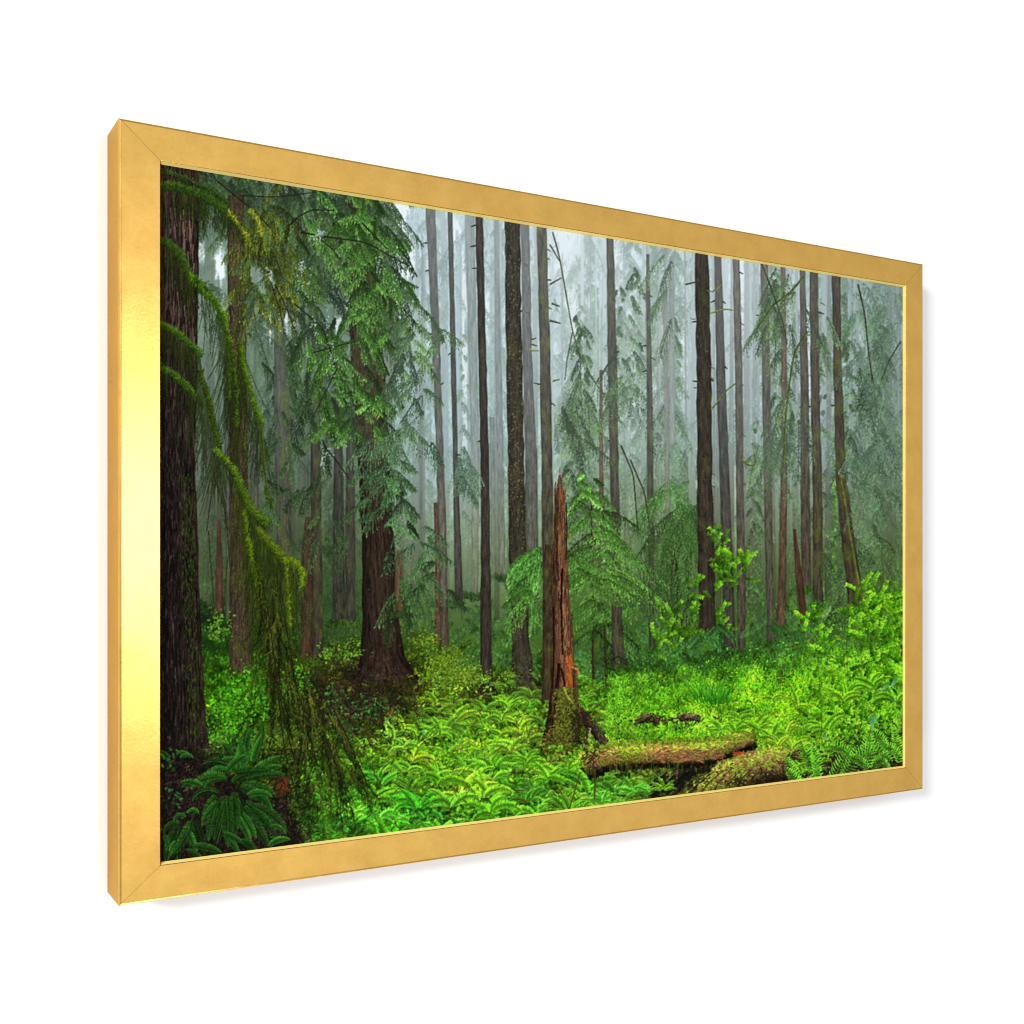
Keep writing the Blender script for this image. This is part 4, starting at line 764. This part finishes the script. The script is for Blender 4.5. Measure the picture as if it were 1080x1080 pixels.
moss([(165,197),(182,196),(198,200),(215,206),(238,222),(252,238)], 13, 5, 2600, 700, 24, M1, M2)
moss([(240,222),(255,240),(266,262)], 3, 2, 300, 90, 22, rgb(60,72,20), rgb(132,142,40)); moss([(262,222),(272,230),(276,248)], 4, 2, 260, 90, 36, rgb(70,82,20), rgb(150,160,44))
moss([(165,254),(178,256),(190,268),(197,284),(204,296)], 11, 6, 1500, 500, 34, M1, M2)
moss([(200,290),(214,305),(226,318),(236,336),(241,356),(243,390),(242,420)], 9, 5, 2200, 650, 44, rgb(30,48,12), rgb(78,116,26))
moss([(206,292),(220,305),(230,325),(238,345)], 2, 2, 200, 20, 10)
moss([(165,340),(180,346),(196,358),(212,374)], 8, 5, 1100, 420, 40, M1, rgb(66,98,28))
moss([(165,385),(182,394),(198,408),(214,426)], 7, 5, 900, 300, 26, M1, rgb(66,98,26))
moss([(254,362),(256,380),(262,404),(270,430),(276,446)], 8, 5, 1200, 420, 60, rgb(34,48,12), rgb(80,112,26))
limb([(276,446),(278,480),(281,510),(286,534)], 1.8, 2, rgb(62,72,24)); moss([(280,515),(286,530),(287,536)], 3, 4, 150)
moss([(210,390),(220,420),(226,452),(232,470)], 7, 6, 900, 700, 70, rgb(26,36,12), rgb(58,78,22), hc=rgb(44,54,20))
moss([(238,350),(246,380),(250,410),(250,450)], 6, 5, 500, 500, 60, rgb(26,36,12), rgb(60,84,22), hc=rgb(42,54,18))
for pts, w in [([(226,500),(222,530),(218,560)],1.2),([(226,503),(236,530),(240,560),(242,590)],1.3),([(220,560),(222,590),(226,640)],1.),([(236,548),(246,570),(250,580)],1),([(224,470),(230,500),(226,520)],1.4),([(240,590),(236,640)],1)]: limb(pts, w, w * .7, rgb(44, 46, 24), n=20)
moss([(226,474),(236,482),(246,494),(254,510)], 4, 7, 500, 60, 14, rgb(40,56,14), rgb(92,124,30))
# dark hangings under the bright limb
n = 300; i = rng.random(n); x = 250 + 62 * i + rng.normal(0, 2, n); y = np.interp(x, [250, 262, 275, 300, 318], [505, 535, 560, 596, 606]) + 10 * rng.random(n)
strokes(x, y, 1.57 + rng.normal(0, .1, n), 20 + 70 * rng.random(n) * np.interp(x, [250, 280, 318], [1.2, 1., .5]), .8, rgb(58,72,18) * (.4 + .8 * rng.random((n, 1))), rgb(36,46,14) * (.5 + .8 * rng.random((n, 1))), alpha=.7)
moss([(258,540),(262,570),(266,592),(272,620),(276,650)], 4, 9, 1300, 500, 60, rgb(34,48,10), rgb(86,116,20), hc=rgb(56,70,18))
moss([(272,575),(275,620),(283,670),(288,700)], 3, 4, 420, 200, 40, rgb(30,42,12), rgb(72,96,22))
moss([(288,590),(292,640),(300,690)], 3, 3, 300, 160, 40, rgb(30,42,12), rgb(66,88,22))
moss([(250,505),(258,522),(264,536),(274,546),(282,553)], 8, 15, 2400, 200, 24, rgb(30,44,10), rgb(72,98,24))
moss([(272,558),(282,570),(292,582),(302,592)], 12, 9, 1700, 200, 40, rgb(34,48,10), rgb(80,104,24))
moss([(300,592),(308,590),(316,598),(320,608),(319,618)], 6, 5, 900, 260, 22, rgb(44,56,12), rgb(106,132,26), hc=rgb(76,92,24))
moss([(302,600),(304,630),(306,660)], 4, 4, 260, 160, 40, rgb(50,62,12), rgb(100,122,26), hc=rgb(70,84,20))
# long weeping sprays of dead hemlock draped with moss
def drape(x0, y0, spread, ln, n, c, c2, an=1.45, jit=.1, al=.8):
    g = max(3, n // 14)
    for k in range(g):
        L = ln * (.45 + .65 * rng.random()); m = max(8, int(L / 3.2)); t = np.linspace(0, 1, m); a = an + rng.normal(0, .07) + np.cumsum(rng.normal(0, .05, m))
        px = x0 + spread * rng.normal(0, .5) + np.cumsum(np.cos(a)) * L / m; py = y0 + ln * .25 * rng.random() + np.cumsum(np.sin(a)) * L / m
        fat = np.interp(t, np.linspace(0, 1, 6), rng.random(6)) * (1 - .5 * t); k2 = 2
        for q_ in range(k2):
            kk = (.45 + .8 * rng.random((m, 1))) * (.7 + .6 * rng.random())
            strokes(px + rng.normal(0, 1.1, m) * fat, py, a + rng.normal(0, .3, m), 4 + 5 * rng.random(m), .8, (c * (1 - t[:, None]) + c2 * t[:, None]) * kk, bend=rng.normal(0, .5, m), alpha=al)
for a in [(276,600,10,120,200,1.5),(288,640,14,130,240,1.5),(290,690,8,90,120,1.5),(304,680,8,110,150,1.4),(322,715,8,100,170,1.35),(336,735,8,100,150,1.25),(346,770,10,90,110,1.2),(352,750,8,80,70,1.),(318,770,10,80,70,1.5),(330,810,14,70,50,1.4),(292,640,6,90,120,1.6),(356,800,10,60,40,1.2),(372,800,8,50,24,1.2)]:
    a = a[:2] + (a[2] * .75, a[3], int(a[4] * .34)) + a[5:]; drape(*a[:5], rgb(50, 58, 18), rgb(30, 40, 14), an=a[5] + .06, jit=.09, al=.6); drape(a[0], a[1], a[2], a[3], a[4] // 2, rgb(26, 28, 14), rgb(22, 30, 12), an=a[5] + .05, jit=.08); drape(a[0], a[1], a[2] * 1.2, a[3] * .8, a[4] // 6, rgb(84, 88, 30), rgb(56, 70, 22), an=a[5], jit=.1)
for pts in [[(282,640),(290,700),(300,760),(310,800)],[(300,650),(312,720),(330,790)],[(340,770),(356,810),(375,850)],[(348,740),(372,790),(384,820)],[(292,720),(300,790),(318,860)]]: limb(pts, 1.1, .6, rgb(34, 28, 18), n=30)
litter(500, 800, 905, 3, bright=.8, x0=315, x1=400, al=.6)

# ---- dark bank with sword ferns, lower left
q = np.clip((np.interp(GX_, [165, 215, 260, 300, 320, 330], [775, 792, 835, 842, 880, 920]) - GY_ + 10 * (fbm(6, 3) - .5)) / -8, 0, 1) * np.clip((328 - GX_) / 10, 0, 1)
CV[:] = CV * (1 - q[..., None]) + q[..., None] * rgb(20, 17, 15) * (.5 + fbm(3, 3))[..., None]
debris(1500, 205, 842, 46, 60); debris(700, 285, 880, 36, 34); debris(200, 296, 830, 12, 14)
strokes(292 + 10 * rng.random(60), 818 + 16 * rng.random(60), 1 + rng.normal(0, .4, 60), 6, 1.2, rgb(96, 52, 32) * (.4 + .7 * rng.random((60, 1))))
n = 700; x = 168 + 150 * rng.random(n); y = 790 + 120 * rng.random(n); strokes(x, y, rng.random(n) * 6, 3 + 4 * rng.random(n), 2, rgb(10, 10, 10), alpha=.5)
shrub([(185,850,14,30,.3),(280,866,20,14,.4),(178,800,8,14,.2),(255,790,22,14,.8)], 130, 3.4, rgb(20,46,20), rgb(54,98,44))
F = [(250,812,-2.6,40,-1.3),(248,812,-2.3,44,-1.2),(252,812,-1.9,40,-.4),(256,810,-1.5,44,.1),(262,806,-1.2,46,.2),(268,800,-1.35,44,.1),(240,822,-2.7,36,-1.5),(262,820,-.7,46,.7),(258,822,-.4,52,.5),(255,828,-.2,46,.9),(228,838,2.2,44,-.4),(236,840,1.9,50,-.2),(246,838,1.5,54,.05),(252,842,1.2,52,.2),(240,842,1.75,60,.1),(262,842,-.5,34,1.6),(258,845,.5,48,.5),(268,848,.35,54,.6),(250,860,.9,40,.4),(228,850,1.9,46,-.2),(244,826,-.9,40,1.),(226,836,-2.5,28,-1.8),(214,830,-2.3,30,-1.6),
     (196,862,-2.2,20,-2.2),(198,858,-1.4,18,2.4),(190,870,1.9,40,-.2),(200,866,1.4,44,.1),(206,866,1.2,46,.2),(182,880,1.7,34,.1),(172,880,.6,22,.8),(196,896,.2,26,.6),(186,892,2.4,20,-.5),(178,800,-1.9,18,-1.2),(186,795,-.6,18,1.2),(236,880,.6,34,.6),(252,886,.2,30,1.),(290,890,-.8,20,1.),(296,888,-2.2,16,-1.),(226,890,1.7,26,0)]
F = np.array(F); F[:, 3] *= .82; F = np.concatenate([F, F + rng.normal(0, 1, F.shape) * np.array([5, 5, .25, 6, .3])]); kk = (.5 + .6 * rng.random((len(F), 1)))
frond(F[:, 0], F[:, 1], F[:, 2], F[:, 3], F[:, 4], rgb(18, 50, 14) * kk, rgb(58, 116, 36) * kk, pw=.14, np_=24, w=1.1, stem=rgb(46, 92, 40))

# ---- finish: light grain and a touch of local contrast, as a print has
CV = np.clip(CV, 0, 1) ** .94
_l = CV.mean(2, keepdims=True); CV = np.clip(_l + (CV - _l) * 1.07, 0, 1)
def box(a, r):
    for ax in (0, 1):
        c = np.cumsum(np.pad(a, [(r + 1, r) if k == ax else (0, 0) for k in range(3)], 'edge'), ax, dtype=np.float64)
        a = ((np.take(c, np.arange(2 * r + 1, c.shape[ax]), ax) - np.take(c, np.arange(0, c.shape[ax] - 2 * r - 1), ax)) / (2 * r + 1)).astype(np.float32)
    return a
fine = box(CV, 1)
CV = np.clip(fine + .9 * (fine - box(fine, 2)) + .012 * rng.normal(0, 1, (PH, PW, 1)), 0, 1).astype(np.float32)

WORLD = .42
def LAMPS():
    # key soft box up on the left, strip lamp behind the camera, plus unseen fills added for the frame
    lamp('key_lamp', (-4.1, -3.4, Z0 + 1.85), (.5, 0, Z0 + .35), 1.0, .9, 104.0)
    lamp('front_fill', (2.2, -3.4, Z0 + .3), (2.2, 0, Z0 + .3), 6.4, 3.6, .58)  # unseen fill, added so the rails have a bright field to reflect
    lamp('left_fill', (.55, -3.2, Z0 + .3), (.55, 0, Z0 + .3), 1.9, 3.6, .14)  # unseen fill, added to lift the gold at the left end
    lamp('strip_lamp', (.62, -2.6, Z0 + .40), (.05, 0, Z0 + .36), .70, .66, 11.0)
    lamp('low_fill', (.10, -.60, Z0 - .95), (.2, 0, Z0 + .6), .5, .18, 15)  # unseen fill, added to brighten the underside of the top lip

# ================================================================ building it
gold = gold_material('gold_leaf_paint', GOLD_A, GOLD_B)
gold_side_shade = gold_material('gold_paint_shaded_sides', (.40, .205, .036, 1), (.52, .285, .058, 1))  # same gold darkened for the outer faces: their shade put into the colour

wall = link('wall', mesh('wall', [(-9, 0, -4), (11, 0, -4), (11, 0, 8), (-9, 0, 8)], [(0, 1, 2, 3)]), wall_material())
wall['kind'] = 'structure'

picture = bpy.data.objects.new('framed_picture', None)
coll.objects.link(picture)
picture.location = (W / 2, 0, Z0); picture.empty_display_size = .1
picture['label'] = 'wide forest photograph in a flat gold frame hanging on a white wall'
picture['category'] = 'framed picture'

# the mouldings: a profile run between two mitred ends.  A profile point is
# (fraction of the face width in from the outer edge, metres off that, n)
def ring(f, d):
    """corners of the rectangle a fraction f in from the outer edge and d metres further"""
    x0, x1 = f * RAILS['left'] + d, W - f * RAILS['right'] - d
    z0, z1 = f * RAILS['bottom'] + d, H - f * RAILS['top'] - d
    return [(x0, z0), (x1, z0), (x1, z1), (x0, z1)]
SIDES = dict(bottom=(0, 1), right=(1, 2), top=(2, 3), left=(3, 0))
GAP = .00016                                                    # half the hairline at a mitre
def moulding(name, side, profile, mat, gap=GAP):
    i, j = SIDES[side]; vs = []
    for e, (a, b) in ((0, (i, j)), (1, (j, i))):
        for f, d, n in profile:
            r = ring(f, d); p = r[a]; q = r[b]; L = math.hypot(q[0] - p[0], q[1] - p[1])
            vs.append((p[0] + (q[0] - p[0]) / L * gap - W / 2, -n, p[1] + (q[1] - p[1]) / L * gap))
    k = len(profile); fs = [(m, (m + 1) % k, k + (m + 1) % k, k + m) for m in range(k)] + [tuple(range(k)), tuple(range(2 * k - 1, k - 1, -1))]
    me = mesh(name, vs, fs)
    bm = bmesh.new(); bm.from_mesh(me); bmesh.ops.recalc_face_normals(bm, faces=bm.faces); bm.to_mesh(me); bm.free()
    o = link(name, me, mat, picture)
    return o
RAIL_PROFILE = [(0, 0, .0008), (0, 0, T - .0024), (0, .0003, T - .0013), (0, .0009, T - .0005), (0, .0020, T - .0001), (0, .0024, T), (1, -.0004, T), (1, 0, T - .0004),
                (1, 0, PRINT_N - .0030), (1, -.0060, PRINT_N - .0030), (1, -.0060, .0008)]
gilt = lip_material()
for side in ('left', 'right', 'top', 'bottom'):
    o = moulding('frame_rail', side, RAIL_PROFILE, gold)
    o.data.materials.append(gold_side_shade)
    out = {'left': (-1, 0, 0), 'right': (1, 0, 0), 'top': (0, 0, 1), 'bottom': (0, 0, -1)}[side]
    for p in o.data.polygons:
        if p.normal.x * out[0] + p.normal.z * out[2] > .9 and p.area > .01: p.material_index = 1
    if side == 'left': o['label'] = 'gold frame rail with a pale yellow glare along its middle'
    s = .0019 if side in ('top', 'bottom') else .0004
    moulding('inner_lip', side, [(1, .0002, T - .0006), (1, s, PRINT_N + .0002), (1, .0002, PRINT_N + .0002)], gilt, .0004)

# the print: a thin flat sheet set into the frame, its picture carried as a
# colour attribute on a fine grid
NC, NR = 1300, 1040
def build_print():
    e = .0036; x0, x1, y0, y1 = RAILS['left'] - e, W - RAILS['right'] + e, RAILS['bottom'] - e, H - RAILS['top'] + e
    dn = -EYE[1] - PRINT_N
    def u_to_px(u): X = .8660254 * (u - EYE[0]) - .5 * dn; Z = .5 * (u - EYE[0]) + .8660254 * dn; return 540 + FPX * X / Z, Z
    uu = np.linspace(x0, x1, 6000); pp, _ = u_to_px(uu)
    u = np.interp(np.linspace(pp[0], pp[-1], NC), pp, uu)       # columns close together where the print is nearer
    px, Z = u_to_px(u)
    v = np.linspace(y0, y1, NR)
    PYY = 586 - FPX * ((v[:, None] + Z0) - EYE[2]) / Z[None]
    fx = np.clip((np.broadcast_to(px[None], PYY.shape) - PX0) * SS - .5, 0, PW - 1.01); fy = np.clip((PYY - PY0) * SS - .5, 0, PH - 1.01)
    ix = fx.astype(int); iy = fy.astype(int); ax = (fx - ix)[..., None]; ay = (fy - iy)[..., None]
    c = (CV[iy, ix] * (1 - ax) + CV[iy, ix + 1] * ax) * (1 - ay) + (CV[iy + 1, ix] * (1 - ax) + CV[iy + 1, ix + 1] * ax) * ay
    c = np.clip(c, 0, 1)
    lin = np.where(c <= .04045, c / 12.92, ((c + .055) / 1.055) ** 2.4) * INK
    co = np.zeros((NR, NC, 3), np.float32)
    co[..., 0] = u[None] - W / 2; co[..., 1] = -PRINT_N; co[..., 2] = v[:, None]
    nv = NR * NC; ids = np.arange(nv).reshape(NR, NC)
    q = np.stack([ids[:-1, :-1], ids[:-1, 1:], ids[1:, 1:], ids[1:, :-1]], -1).reshape(-1, 4)
    # back of the sheet, 2 mm behind, and its four edges
    back = np.array([[u[0] - W / 2, -PRINT_N + .002, v[0]], [u[-1] - W / 2, -PRINT_N + .002, v[0]], [u[-1] - W / 2, -PRINT_N + .002, v[-1]], [u[0] - W / 2, -PRINT_N + .002, v[-1]]], np.float32)
    vert = np.concatenate([co.reshape(-1, 3), back])
    extra = [[nv + 3, nv + 2, nv + 1, nv]]
    me = bpy.data.meshes.new('print')
    q = np.concatenate([q, np.array(extra)]); nf = len(q)
    me.vertices.add(len(vert)); me.vertices.foreach_set('co', vert.ravel())
    me.loops.add(nf * 4); me.loops.foreach_set('vertex_index', q.ravel().astype(np.int32))
    me.polygons.add(nf); me.polygons.foreach_set('loop_start', np.arange(0, nf * 4, 4, dtype=np.int32))
    me.update(calc_edges=True)
    at = me.attributes.new('ink', 'FLOAT_COLOR', 'POINT')
    rgba = np.ones((len(vert), 4), np.float32); rgba[:nv, :3] = lin.reshape(-1, 3); rgba[nv:, :3] = .6
    at.data.foreach_set('color', rgba.ravel())
    me.update()
    return link('print', me, print_material(), picture)
INK = 0.69
pr = build_print()
pr['label'] = 'printed photograph of a misty fern-floored conifer forest'

# ---- light: key and strip lamps, added unseen fills and a dim surround
world = bpy.data.worlds.new('World'); scene.world = world; world.use_nodes = True
bg = world.node_tree.nodes['Background']
bg.inputs['Color'].default_value = (1, 1, 1, 1); bg.inputs['Strength'].default_value = WORLD
def lamp(name, loc, target, sx, sy, radiance, color=(1, 1, 1)):
    d = bpy.data.lights.new(name, 'AREA'); d.shape = 'RECTANGLE'; d.size = sx; d.size_y = sy
    d.energy = radiance * math.pi * sx * sy; d.color = color
    o = bpy.data.objects.new(name, d); coll.objects.link(o); o.location = loc
    from mathutils import Vector
    o.rotation_euler = (Vector(target) - Vector(loc)).to_track_quat('-Z', 'Y').to_euler()
    return o
LAMPS()

# ---- camera
cd = bpy.data.cameras.new('camera'); cam = bpy.data.objects.new('camera', cd); coll.objects.link(cam)
cam.location = EYE; cam.rotation_euler = (math.radians(90), 0, math.radians(-30))
cd.sensor_width = 36; cd.lens = 36 * FPX / 1080; cd.shift_y = 46 / 1080; cd.clip_start = .02; cd.clip_end = 100
scene.camera = cam
scene.view_settings.view_transform = 'Standard'; scene.view_settings.look = 'None'
scene.view_settings.exposure = 0; scene.view_settings.gamma = 1; scene.view_settings.use_curve_mapping = False
scene.cycles.filter_width = 1.1
scene.render.resolution_x = scene.render.resolution_y = 1024
